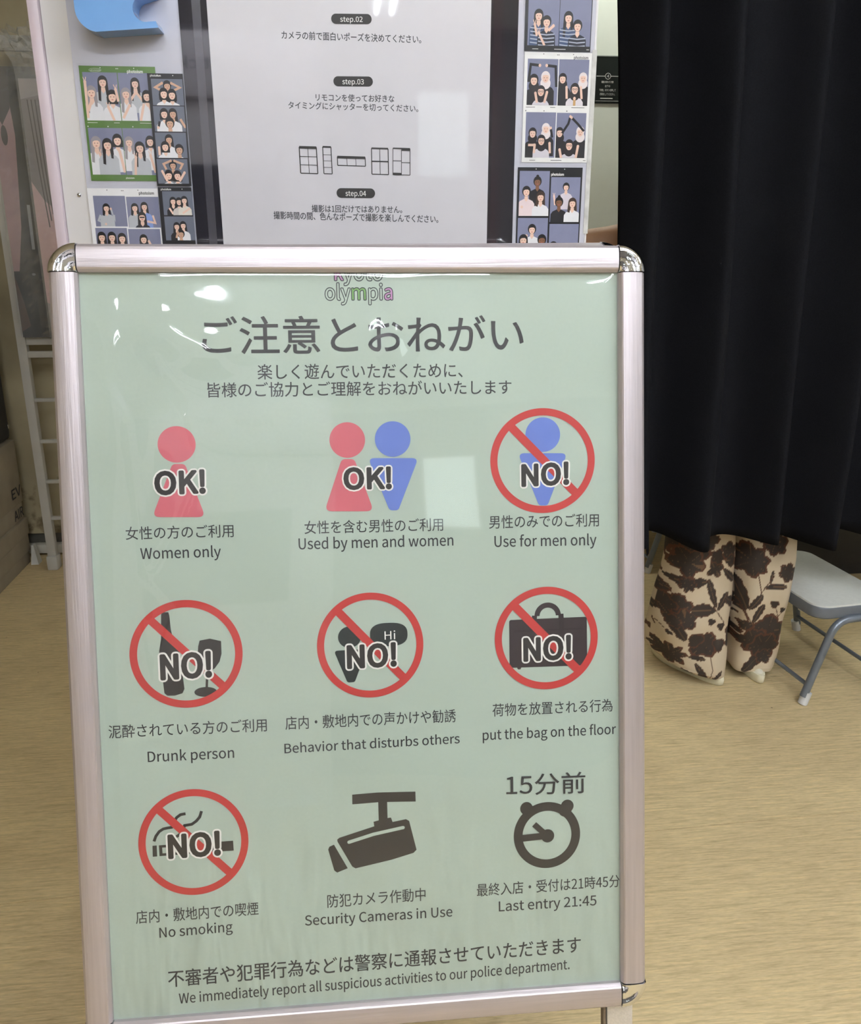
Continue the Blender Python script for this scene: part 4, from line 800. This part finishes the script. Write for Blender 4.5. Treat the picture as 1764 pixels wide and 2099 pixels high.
# trousers: two flared legs joined at the hips, the printed flowers stored per vertex
def motif(px, py):   # point of the print measured on the trouser front (x, z in metres, world)
    return px, py
MOT = [('s', [(0.8205, 0.4221), (0.8323, 0.3511), (0.8461, 0.3028)], 0.0019), ('s', [(0.8304, 0.4372), (0.8485, 0.382), (0.8554, 0.3264)], 0.0011), ('f', 0.8609, 0.4129, 0.0458, 5, 0.3, 0.3), ('f', 0.9087, 0.3876, 0.042, 6, 0, 0.35), ('f', 0.8996, 0.3643, 0.0401, 5, 0.9, 0.35), ('f', 0.9467, 0.4253, 0.0286, 5, 0, 0.3), ('f', 0.9708, 0.3417, 0.0229, 4, 0.5, 0.5), ('f', 0.9747, 0.3772, 0.021, 5, 0, 0.3), ('l', 0.855, 0.3104, 0.9514, 0.3064, 0.0199), ('s', [(0.9514, 0.3064), (0.984, 0.236)], 0.0011), ('f', 0.8997, 0.3037, 0.021, 7, 0, 0.35), ('l', 0.9825, 0.2319, 0.9544, 0.3143, 0.013), ('l', 0.9873, 0.2235, 1.0124, 0.2796, 0.0115), ('f', 0.8243, 0.3117, 0.0153, 4, 0.2, 0.4), ('f', 0.8451, 0.2706, 0.0221, 3, 0.4, 0.3), ('f', 0.881, 0.2365, 0.0344, 5, 0.2, 0.3), ('f', 0.8997, 0.2028, 0.0305, 5, 0.5, 0.3), ('f', 0.858, 0.2334, 0.0229, 4, 0.1, 0.3), ('l', 0.9814, 0.2238, 0.9127, 0.2289, 0.0237), ('s', [(0.9742, 0.2364), (0.9926, 0.2109), (1.0108, 0.1873)], 0.0015), ('f', 0.9731, 0.1911, 0.0103, 3, 0.2, 0.3), ('f', 1.0022, 0.1764, 0.0115, 3, 0.6, 0.35), ('l', 0.8034, 0.1949, 0.8595, 0.217, 0.0145), ('l', 0.8514, 0.2214, 0.9056, 0.1401, 0.0183), ('f', 0.8734, 0.1916, 0.0172, 5, 0.3, 0.3), ('s', [(0.8359, 0.1539), (0.8444, 0.1681), (0.8671, 0.1545)], 0.0011), ('f', 0.836, 0.1531, 0.0069, 3, 0, 0.3), ('f', 0.8678, 0.1545, 0.0065, 3, 0, 0.3), ('s', [(0.8498, 0.1512), (0.8391, 0.1849)], 0.0011), ('f', 0.9543, 0.125, 0.0374, 4, 0.8, 0.28), ('f', 0.9978, 0.125, 0.0183, 3, 0.5, 0.3), ('f', 0.9332, 0.1387, 0.0229, 3, 0.2, 0.3), ('f', 0.8793, 0.0844, 0.0351, 8, 0.2, 0.42), ('f', 0.8068, 0.1282, 0.0168, 3, 0.3, 0.3), ('l', 0.8177, 0.115, 0.8067, 0.1533, 0.0095), ('l', 0.8076, 0.0944, 0.8367, 0.076, 0.0061), ('l', 0.9186, 0.0866, 0.9646, 0.0821, 0.0084), ('l', 0.938, 0.0707, 0.9712, 0.0172, 0.0115), ('l', 0.9775, 0.0147, 1.0119, 0.0496, 0.0084), ('s', [(0.9777, 0.0899), (0.9821, 0.0555), (0.9753, 0.0169)], 0.0011), ('l', 0.9065, 0.0466, 0.9484, 0.0249, 0.0084), ('f', 0.9563, 0.0267, 0.0107, 4, 0, 0.3), ('f', 1.0071, 0.3957, 0.0237, 5, 0.3, 0.3), ('f', 1.0141, 0.3678, 0.0172, 4, 0, 0.3), ('f', 1.0683, 0.3657, 0.0412, 8, 0.1, 0.24), ('f', 1.1298, 0.4148, 0.0325, 6, 0.2, 0.25), ('f', 1.106, 0.4353, 0.0229, 5, 0, 0.3), ('f', 1.1632, 0.3381, 0.0244, 6, 0.3, 0.25), ('l', 0.9936, 0.3448, 1.0326, 0.3071, 0.013), ('l', 1.1168, 0.3036, 1.1234, 0.3436, 0.0061), ('s', [(1.0839, 0.3332), (1.0943, 0.2802), (1.0612, 0.2284), (1.0795, 0.1903)], 0.0013), ('s', [(1.0943, 0.2802), (1.124, 0.3235)], 0.0011), ('l', 1.0647, 0.2324, 1.039, 0.3189, 0.0153), ('l', 1.0687, 0.2322, 1.0987, 0.276, 0.0137), ('l', 1.0637, 0.2242, 1.0064, 0.2636, 0.0183), ('l', 1.0835, 0.1901, 1.1062, 0.247, 0.0145), ('l', 1.1004, 0.2942, 1.1621, 0.3018, 0.0107), ('s', [(1.0568, 0.2327), (1.0731, 0.1948)], 0.0015), ('f', 1.1337, 0.2479, 0.0115, 3, 0.5, 0.3), ('f', 1.1594, 0.2323, 0.0084, 3, 0.2, 0.3), ('s', [(1.139, 0.2373), (1.1504, 0.2099), (1.1585, 0.2241)], 0.0011), ('f', 1.0458, 0.2085, 0.0099, 4, 0.2, 0.4), ('f', 1.1326, 0.1627, 0.0477, 5, 0.3, 0.25), ('f', 1.0961, 0.135, 0.0363, 5, 0.7, 0.3), ('f', 1.1309, 0.112, 0.042, 6, 0.1, 0.25), ('f', 1.0706, 0.1824, 0.0153, 3, 0.3, 0.3), ('l', 1.1527, 0.0981, 1.0844, 0.0306, 0.0237), ('f', 1.1398, 0.073, 0.0229, 5, 0.3, 0.3), ('f', 1.0421, 0.1544, 0.0237, 5, 0.2, 0.3), ('f', 1.0295, 0.1255, 0.0115, 4, 0, 0.3), ('l', 1.0341, 0.0484, 1.0523, 0.0647, 0.0076)]
BASE = np.array(lin((200,183,157))[:3]); DARKC = np.array(lin((54,44,37))[:3]); RUST = np.array(lin((104,58,34))[:3]); VEIN = np.array(lin((98,84,64))[:3])
def paint(PX, PZ):
    n = PX.shape[0]; col = np.tile(BASE, (n, 1))
    def put(sd, vein=None):   # sd < 1 inside; between .86 and 1 the rusty outline
        m = sd < 1; col[m] = DARKC; e = (sd < 1) & (sd > .84); col[e] = DARKC*.45+RUST*.55
        if vein is not None: v = m & vein & (sd < .9); col[v] = VEIN*.6+RUST*.4
    for k in MOT:
        t = k[0]
        if t == 'f':
            _, x, z, r, pet, ph, dep = k; dx, dz = PX-x, PZ-z; d = np.hypot(dx, dz); a = np.arctan2(dz, dx)
            R_ = 1.13*r*(1-dep+dep*np.abs(np.cos(pet*(a-ph)/2)))*(1+.03*np.sin(17*a+x*300))
            put(d/np.maximum(R_, 1e-6), (np.abs(np.sin(pet*(a-ph)/2+.35*np.sin(a*9))) < .07) & (d > .15*r))
        elif t == 'l':
            _, x0, z0, x1, z1, w = k; L_ = math.hypot(x1-x0, z1-z0); ux, uz = (x1-x0)/L_, (z1-z0)/L_
            s_ = ((PX-x0)*ux+(PZ-z0)*uz)/L_; q = -(PX-x0)*uz+(PZ-z0)*ux
            wd_ = 1.2*w*np.power(np.clip(s_, 0, 1), .6)*np.power(np.clip(1-s_, 0, 1), .45)*1.35*(1+.10*np.sin(s_*26))
            sd = np.where((s_ > 0) & (s_ < 1), np.abs(q)/np.maximum(wd_, 1e-6), 9)
            put(sd, np.abs(q) < .0008)
        elif t == 's':
            pts, w = k[1], k[2]; best = np.full(n, 9.)
            for (ax, az), (bx_, bz) in zip(pts, pts[1:]):
                dx, dz = bx_-ax, bz-az; tt = np.clip(((PX-ax)*dx+(PZ-az)*dz)/(dx*dx+dz*dz), 0, 1); best = np.minimum(best, np.hypot(PX-ax-dx*tt, PZ-az-dz*tt))
            m = best < w; col[m] = DARKC*.5+RUST*.5
    return col
def trousers():
    NA, NZ_ = 300, 260
    # per leg: z, left x, right x, y centre, y radius (outline measured where the legs show under the curtain)
    legs = [
     [(0.0, .91, 1.052, 2.125, .085), (.03, .868, 1.053, 2.13, .10), (.09, .846, 1.052, 2.14, .10), (.16, .843, 1.050, 2.14, .095), (.26, .852, 1.044, 2.14, .09), (.36, .866, 1.040, 2.14, .085), (.45, .872, 1.036, 2.15, .085), (.65, .89, 1.05, 2.16, .09), (.86, .92, 1.082, 2.18, .105)],
     [(0.0, 1.072, 1.196, 2.14, .075), (.03, 1.066, 1.205, 2.145, .085), (.09, 1.062, 1.206, 2.15, .085), (.16, 1.056, 1.192, 2.12, .075), (.26, 1.050, 1.190, 2.10, .072), (.36, 1.046, 1.210, 2.12, .08), (.45, 1.044, 1.226, 2.16, .085), (.65, 1.06, 1.235, 2.17, .09), (.86, 1.078, 1.235, 2.18, .105)]]
    verts, faces, mats_ = [], [], []; PX, PZ = [], []
    base = 0
    for li, prof in enumerate(legs):
        P_ = np.array(prof); zs = np.linspace(0.012, .86, NZ_+1)
        xl = np.interp(zs, P_[:, 0], P_[:, 1]); xr = np.interp(zs, P_[:, 0], P_[:, 2]); yc = np.interp(zs, P_[:, 0], P_[:, 3]); yr = np.interp(zs, P_[:, 0], P_[:, 4])
        k = np.ones(13)/13
        for q in (xl, xr, yc, yr): q[6:-6] = np.convolve(q, k, 'valid')
        ang = np.linspace(0, 2*pi, NA, endpoint=False)
        A_, Z_ = np.meshgrid(ang, zs); cx = ((xl+xr)/2)[:, None]; rx = ((xr-xl)/2)[:, None]; cy = yc[:, None]; ry = yr[:, None]
        ca, sa = np.cos(A_), np.sin(A_); p_ = .85
        X = cx+rx*np.sign(ca)*np.abs(ca)**p_; Y = cy+ry*np.sign(sa)*np.abs(sa)**p_
        # soft creases
        w = .0035*np.sin(3*A_+9*Z_+li*2)+.003*np.sin(38*Z_+2*np.sin(2*A_+li)+5*li)*np.clip(.4-Z_, 0, 1)*3.0+.0045*np.sin(5*A_-3*Z_+li)
        bell = np.exp(-((Z_-.16)/.05)**2)*np.exp(-((A_-4.3)/.5)**2)*.008
        X = X+ca*w; Y = Y+sa*(w+bell)
        # hem dips towards the camera side and rides up on the far left
        hem = np.exp(-Z_/.035)
        if li == 0: Z2 = Z_+hem*(.018+.030*np.clip(-(X-1.0)/.16, 0, 1)); Y = Y+.085*np.clip(-(X-.99)/.14, 0, 1)*np.exp(-Z_/.16)
        else: Z2 = Z_+hem*.020
        verts.append(np.stack([X-1.08, Y-2.13, Z2], -1).reshape(-1, 3))
        # print follows the cloth: arc length from the camera-side centre line
        s_ = np.where(sa < 0, X, np.where(ca < 0, 2*(cx-rx)-X-.02, 2*(cx+rx)-X+.02))
        PX.append(s_.reshape(-1)); PZ.append((Z2+w*.3).reshape(-1))
        idx = base+np.arange((NZ_+1)*NA).reshape(NZ_+1, NA)
        a, b = idx[:-1], np.roll(idx[:-1], -1, 1); c, d = np.roll(idx[1:], -1, 1), idx[1:]
        faces.append(np.stack([a, b, c, d], -1).reshape(-1, 4)); base += (NZ_+1)*NA
    # hips
    V_ = np.concatenate(verts); F_ = np.concatenate(faces)
    me = bpy.data.meshes.new('trousers'); me.from_pydata(V_.tolist(), [], F_.tolist())
    col = paint(np.concatenate(PX), np.concatenate(PZ))
    at = me.color_attributes.new('print', 'FLOAT_COLOR', 'POINT')
    at.data.foreach_set('color', np.concatenate([col, np.ones((len(col), 1))], 1).astype(np.float32).ravel())
    me.polygons.foreach_set('use_smooth', [True]*len(me.polygons))
    m = bpy.data.materials.new('floral_cloth'); m.use_nodes = True; nt = m.node_tree; b = nt.nodes['Principled BSDF']
    an = nt.nodes.new('ShaderNodeAttribute'); an.attribute_name = 'print'; nt.links.new(an.outputs['Color'], b.inputs['Base Color']); b.inputs['Roughness'].default_value = .85
    tc = nt.nodes.new('ShaderNodeTexCoord'); nn = nt.nodes.new('ShaderNodeTexNoise'); nn.inputs['Scale'].default_value = 14; nt.links.new(tc.outputs['Object'], nn.inputs['Vector'])
    bp = nt.nodes.new('ShaderNodeBump'); bp.inputs['Strength'].default_value = .7; bp.inputs['Distance'].default_value = .012; nt.links.new(nn.outputs['Fac'], bp.inputs['Height']); nt.links.new(bp.outputs[0], b.inputs['Normal'])
    me.materials.append(m)
    o = bpy.data.objects.new('trousers', me); C.objects.link(o); o.parent = person
    tag(o, 'wide cream trousers printed with dark brown flowers')
    hp_, he_, hr_ = [(0, .05, .82), (0, .05, .90), (0, .05, .99)], [(0, 1), (1, 2)], [(.165, .12), (.17, .125), (.15, .118)]
    skin_obj('waistband', mat('cream_cloth', (196,180,158), rough=.85), hp_, he_, hr_, parent=o)
trousers()
# shoes
def shoe(cx, cy, rz, nm):
    r = Matrix.Translation((cx-1.08, cy-2.13, 0)) @ Matrix.Rotation(rz, 4, 'Z')
    def lay(levels, m, parent):
        bm = bmesh.new(); rings = []
        for z, sc_, sh, pinch in levels:
            ring_ = []
            for k in range(36):
                a = 2*pi*k/36; y = .135*sin(a); w_ = .040+.010*math.tanh((y)/.05)
                ring_.append(bm.verts.new(r @ Vector((w_*cos(a)*sc_, y*sc_+sh+.105, z))))
            rings.append(ring_)
        for p, q in zip(rings, rings[1:]):
            for k in range(36): bm.faces.new((p[k], p[(k+1) % 36], q[(k+1) % 36], q[k]))
        bm.faces.new(rings[0][::-1]); bm.faces.new(rings[-1])
        return bm_obj(parent[0], bm, m, parent[1], smooth=True, angle=60)
    u = lay([(.020, .97, 0, 0), (.035, .9, .008, 0), (.05, .74, .03, 0), (.06, .5, .05, 0)], mat('shoe_canvas', (214,208,190), rough=.7), ('shoe', person))
    lay([(.0, .96, 0, 0), (.003, 1.0, 0, 0), (.018, 1.02, 0, 0), (.026, 1.0, 0, 0)], mat('shoe_sole', (228,222,196), rough=.6), ('sole', u))
shoe(1.006, 2.072, radians(24), 0); shoe(1.134, 2.075, radians(-4), 1)


# ---------------------------------------------------------------- folding stools
M_steel = mat('grey_painted_tube', (112,118,128), rough=.32, metal=.35, var=.04)
M_seat = mat('pale_grey_seat_vinyl', (206,206,200), rough=.6, var=.03, scale=80, bump=.1, bscale=300)
M_lip = mat('grey_seat_rim', (104,108,114), rough=.4, metal=.2)
M_cap = mat('white_rubber', (214,214,214), rough=.5)
def make_stool():
    r = empty('folding_stool', (1.203, 1.942, 0), (0, 0, radians(7)))
    WS, DS = .243, .40; z1 = .272
    def rr(ins, rad, n=7):
        o = []
        for cx, cy, a0 in ((WS-ins-rad, DS-ins-rad, 0), (ins+rad, DS-ins-rad, 90), (ins+rad, ins+rad, 180), (WS-ins-rad, ins+rad, 270)):
            for k in range(n+1): a = radians(a0+90*k/n); o.append((cx+rad*cos(a), cy+rad*sin(a)))
        return o
    def loft(name, m, levels):
        bm = bmesh.new(); rings = [[bm.verts.new((x, y, z)) for x, y in rr(i, rd)] for i, rd, z in levels]
        n = len(rings[0])
        for a, b in zip(rings, rings[1:]):
            for k in range(n): bm.faces.new((a[k], a[(k+1) % n], b[(k+1) % n], b[k]))
        bm.faces.new(rings[0][::-1]); bm.faces.new(rings[-1]); return bm_obj(name, bm, m, r, smooth=True, angle=40)
    loft('seat_rim', M_lip, [(.004, .04, z1-.034), (0, .045, z1-.03), (0, .045, z1-.006), (.002, .044, z1-.002)])
    loft('seat', M_seat, [(.003, .043, z1-.002), (.004, .042, z1+.002), (.010, .04, z1+.004)])
    for y in (-.006, DS-.03):
        e = 0 if y < .1 else -.004
        p = arc_path([(-.010, y+(-.0 if y < .1 else .03), .022), (.056, y, z1-.034), (WS-.056, y, z1-.034), (WS+.010, y+(0 if y < .1 else .03), .022)], .045, 8)
        o = tube('leg_loop', M_steel, p, .0105, r, 14)
        for q in (-1, 1):
            xx = -.010 if q < 0 else WS+.010; d = -q*.0095
            tube('foot_cap', M_cap, [(xx-d*-.0+(-d)*.9*.0-.004*(-q)*-1*0, y+(0 if y < .1 else .03), 0.0), (xx+(.010 if q < 0 else -.010), y+(0 if y < .1 else .03), .034)], .0128, o, 16)
    for q in (-1, 1):
        xx = .001 if q < 0 else WS-.001
        tube('side_brace', M_steel, [(xx, .0, .052), (xx, DS-.004, .052)], .006, r, 10)
    for xx in (.05, WS-.05): box('seat_bracket', M_steel, xx-.006, xx+.006, .05, DS-.05, z1-.044, z1-.034, r)
    for yy in (.1, DS-.1):
        bm = bmesh.new(); bmesh.ops.create_cone(bm, segments=14, radius1=.011, radius2=.009, depth=.014, cap_ends=True); bmesh.ops.translate(bm, vec=(.03, yy, z1-.041), verts=bm.verts[:]); bm_obj('rubber_stop', bm, M_cap, r, smooth=True, angle=40)
    return r
stool = make_stool(); tag(stool, 'grey folding stool with pale seat and white feet right of the floral trousers', 'stool', 'folding stools in the booth')
s2 = dup(stool); s2.location = (1.103, 2.895, 0); s2.rotation_euler = (0, 0, radians(10)); s2['label'] = 'second grey folding stool far back, one leg seen left of the floral trousers'

# ---------------------------------------------------------------- things behind
# black cabinet at the back of the booth
cab = empty('booth_cabinet', (2.2, 3.1, 0)); tag(cab, 'low black cabinet at the back of the booth behind the folding stool', 'cabinet')
M_cab = mat('black_laminate', (46,45,44), rough=.6, var=.1)
box('body', M_cab, -.72, .9, -.30, .35, .0, .95, cab, bev=.004)
for k in range(2):
    d = box('door', M_cab, -.70+.81*k, .07+.81*k, -.318, -.301, .05, .92, cab, bev=.003)
    tube('handle', M_chrome, [(-.02+.17*k, -.345, .45), (-.02+.17*k, -.345, .60)], .006, d)
# black notice on the booth wall
nt_ = empty('wall_notice', (1.05, 3.499, 1.75)); tag(nt_, 'small black notice with pale lettering on the white booth wall', 'notice')
box('plate', mat('black_notice_plate', (30,34,32), rough=.3), -.095, .10, -.006, 0, -.081, .081, nt_)
A = Art(lambda x, z, w: (x-1.05, -.006-w, z-1.75), .0003, .0002)
A.line([(.97, 1.762), (1.004, 1.762)], .0016, 'white'); A.line([(1.024, 1.762), (1.10, 1.762)], .0016, 'white'); A.ring(1.014, 1.762, .011, .011, .0015, 'white')
A.text('4', 1.010, 1.757, 1.018, 1.757, .010, 'cap', 0, 'white')
for (t_, xa, xb, z_, h_) in (('撮影が終わり次第', .990, 1.036, 1.738, .008), ('右下の', 1.004, 1.024, 1.724, .008), ('「印刷」ボタンを押して', .984, 1.046, 1.710, .0085), ('印刷をしてください。', .986, 1.044, 1.696, .0085)):
    A.text(t_, xa, z_, xb, z_, h_, 'box', 0, 'white')
A.line([(.988, 1.686), (1.036, 1.686)], .003, 'white'); A.line([(.97, 1.677), (1.10, 1.677)], .0012, 'white'); A.line([(.955,1.829),(1.15,1.829)],.0022,'148,152,150')
A.build('lettering', nt_)

# white metal rack against the left wall
rack = empty('metal_rack', (-.83, 3.15, 0)); tag(rack, 'white metal ladder rack standing against the left wall', 'rack')
M_rack = mat('rack_white_paint', (186,182,174), rough=.5, var=.05, scale=12)
for k, xx in enumerate((-.28, .28)):
    o = box('post', M_rack, xx-.015, xx+.015, -.015, .015, .055, 1.80, rack, bev=.002)
    box('base_foot', M_rack, xx-.020, xx+.020, -.025, .025, .0, .055, o, bev=.008)
for zz, t_ in ((.846, .013), (.800, .011), (.640, .006), (.49, .006), (.34, .006), (.20, .006), (1.77, .022), (1.05, .006)):
    box('rung', M_rack, -.265, .265, -.010, .006, zz-t_, zz+t_, rack, bev=.0015)
# two wrapped display pictures standing on the rack
M_clear = mat_film('crumpled_wrap', tint=(.97,.97,.96), rough=.08, k=2.2, haze=.16)
def wrapped(x0, x1, y, z0, z1, label, art, grey):
    r = empty('wrapped_picture', ((x0+x1)/2, y, z0)); tag(r, label, 'picture', 'wrapped pictures on the metal rack')
    cx = (x0+x1)/2
    box('board', mat('picture_board_'+grey[0], grey[1], rough=.35, var=.25, scale=3, stretch=(3,1,1), rgb2=grey[2]), x0-cx, x1-cx, 0, .012, 0, z1-z0, r)
    A = Art(lambda a, b, w: (a-cx, -w, b-z0), .0004, .0003); A.clip = (x0, z0, x1, z1); art(A); 
    if A.v: A.build('picture', r)
    # wrap: closely draped sheet with a crumpled top
    NX_, NZ_ = 34, 84; v = []
    for j in range(NZ_+1):
        for i in range(NX_+1):
            a = i/NX_; b = j/NZ_; top_ = max(0, (b-.90)/.10)
            y_ = -.006-.004*abs(sin(9*a+4*b))-.004*random.random()*(.3+top_*3)-.055*top_*random.random()
            v.append((x0-cx-.004+(x1-x0+.008)*a+.02*top_*(random.random()-.5)-.03*top_*top_, y_, (z1-z0+.105)*b+.03*top_*(random.random()-.5)))
    f = [(j*(NX_+1)+i, j*(NX_+1)+i+1, (j+1)*(NX_+1)+i+1, (j+1)*(NX_+1)+i) for j in range(NZ_) for i in range(NX_)]
    link_mesh('plastic_wrap', v, f, M_clear, r, smooth=False)
def art_dark(A):
    A.poly([(-1.094, 1.08), (-1.094, 1.72), (-1.04, 1.70), (-1.03, 1.5), (-1.05, 1.22), (-1.075, 1.08)], '176,140,146')
    A.poly([(-1.094, 1.60), (-1.094, 1.74), (-1.02, 1.74), (-1.035, 1.58), (-1.065, 1.53)], '52,46,52')
    A.ell(-1.063, 1.50, .010, .030, '46,42,50'); A.line([(-1.02, 1.15), (-1.018, 1.29)], .010, '176,178,184'); A.ell(-1.03, 1.07, .006, .004, '150,150,156')
    A.poly([(-1.094, .88), (-1.094, 1.07), (-1.074, .98), (-1.062, .90)], '84,62,52')
def art_pale(A):
    A.poly([(-.985, 1.34), (-.985, 1.60), (-.90, 1.62), (-.88, 1.36), (-.93, 1.28)], '140,132,134')
    A.poly([(-.985, .98), (-.985, 1.36), (-.95, 1.30), (-.90, 1.26), (-.84, 1.3), (-.80, .9)][::-1], '214,178,178')
    for k in range(7): A.line([(-.965+.012*k, 1.60), (-.955+.010*k, 1.38), (-.945+.008*k, 1.22+.02*(k % 3))], .0035, '66,56,56')
    A.ell(-.915, 1.10, .016, .034, '150,56,66'); A.line([(-.96, 1.02), (-.90, .97)], .006, '120,88,88')
wrapped(-1.094, -.62, 3.118, .862, 1.70, 'black display picture leaning at the back of the white rack', art_dark, ('dark', (22,22,28), (14,14,18)))
wrapped(-.985, -.60, 3.075, .862, 1.66, 'pinkish grey portrait in clear wrap in front of the black picture', art_pale, ('pale', (188,176,176), (150,146,146)))
# shelf that carries the front one
# cartons
M_card = mat('pale_cardboard', (150,138,118), rough=.85, var=.08, scale=12, bump=.15, bscale=90)
cz = [(0, .047), (.048, .114), (.115, .178), (.179, .244), (.245, .480)]
labs = ['bottom flat carton of the stack at the left edge', 'second flat carton from the floor in the left stack', 'middle flat carton of the left stack', 'flat carton marked A just under the tall one', 'tall pale carton marked EV on top of the stack']
for k, (a, b) in enumerate(cz):
    r = empty('carton', (-1.48, 2.80, a)); tag(r, labs[k], 'box', 'cartons stacked by the left wall')
    j = .004*((k*7) % 3-1)
    box('body', M_card, -.28, .26+j, -.62, .435+j, 0, b-a, r, bev=.003)
    box('packing_tape', mat('brown_tape', (164,140,100), rough=.3), -.03, .02, -.6, .43, b-a+.0001, b-a+.0006, r)
    if k in (3, 4):
        A = Art(lambda y, z, w: (.2605+j+w, y, z), .0004, .0002)
        if k == 4: A.text('EV', .335, .030, .425, .030, .036, 'cap', .02, 'ink')
        else: A.text('AIR', .340, .012, .43, .012, .036, 'cap', .02, 'ink')
        A.build('lettering', r)
bagr = empty('black_bag', (-1.46, 2.95, .4815)); tag(bagr, 'black bag standing on top of the cartons at the left edge', 'bag')
bm = bmesh.new(); add_box(bm, -.22, .235, -.42, .285, 0, .62, .03, 4); bm_obj('body', bm, mat('black_nylon', (24,24,27), rough=.6, bump=.3, bscale=40), bagr, smooth=True)
tube('handle', M_black, arc_path([(-.1, 0, .615), (-.1, 0, .72), (.1, 0, .72), (.1, 0, .615)], .04), .008, bagr)
box('buckle', M_chrome, .234, .238, .255, .268, .045, .06, bagr, bev=.001)
# small white wedge
bm = bmesh.new(); vs8 = [bm.verts.new(p) for p in ((-.013,-.02,0),(.015,-.02,0),(.015,.02,0),(-.013,.02,0),(-.006,-.012,.075),(.002,-.012,.075),(.002,.012,.075),(-.006,.012,.075))]
for f in ((3,2,1,0),(4,5,6,7),(0,1,5,4),(1,2,6,5),(2,3,7,6),(3,0,4,7)): bm.faces.new([vs8[i] for i in f])
wd = bm_obj('plastic_wedge', bm, mat('white_plastic', (214,212,206), rough=.4)); wd.location = (-1.198, 3.215, 0); tag(wd, 'small white plastic wedge beside the foot of the carton stack', 'wedge')

# ---------------------------------------------------------------- behind the camera: what the gloss mirrors
mach = empty('sticker_machine', (-.85, -3.3, 0)); tag(mach, 'white photo sticker machine facing the board from behind the camera', 'machine')
box('cabinet', mat('machine_white', (215,210,214), rough=.4), -.55, .75, -.35, .35, 0, 1.95, mach, bev=.02)
box('header', mat('header_panel', (206,200,206), rough=.5), -.55, .75, .30, .40, 1.97, 2.32, mach, bev=.01)
A = Art(lambda x, z, w: (-(x), .4005+w, z), .0005, .0005); A.text('new sticker style', -.40, 2.12, .42, 2.12, .06, 'cap', .02, '90,84,92'); A.build('lettering', mach)
box('screen', mat('machine_screen', (40,42,50), rough=.1), -.3, .5, .351, .36, 1.1, 1.6, mach)
lb = empty('light_panel', (.78, -4.19, 1.90)); tag(lb, 'white lit panel on the wall behind the camera', 'sign')
box('casing', M_tray, -.20, .20, 0, .06, -.30, .30, lb, bev=.004)
box('diffuser', mat('lit_acrylic', (240,250,250), rough=.4, var=0, emit=(225,245,245), estr=3.2), -.185, .185, .061, .064, -.285, .285, lb)
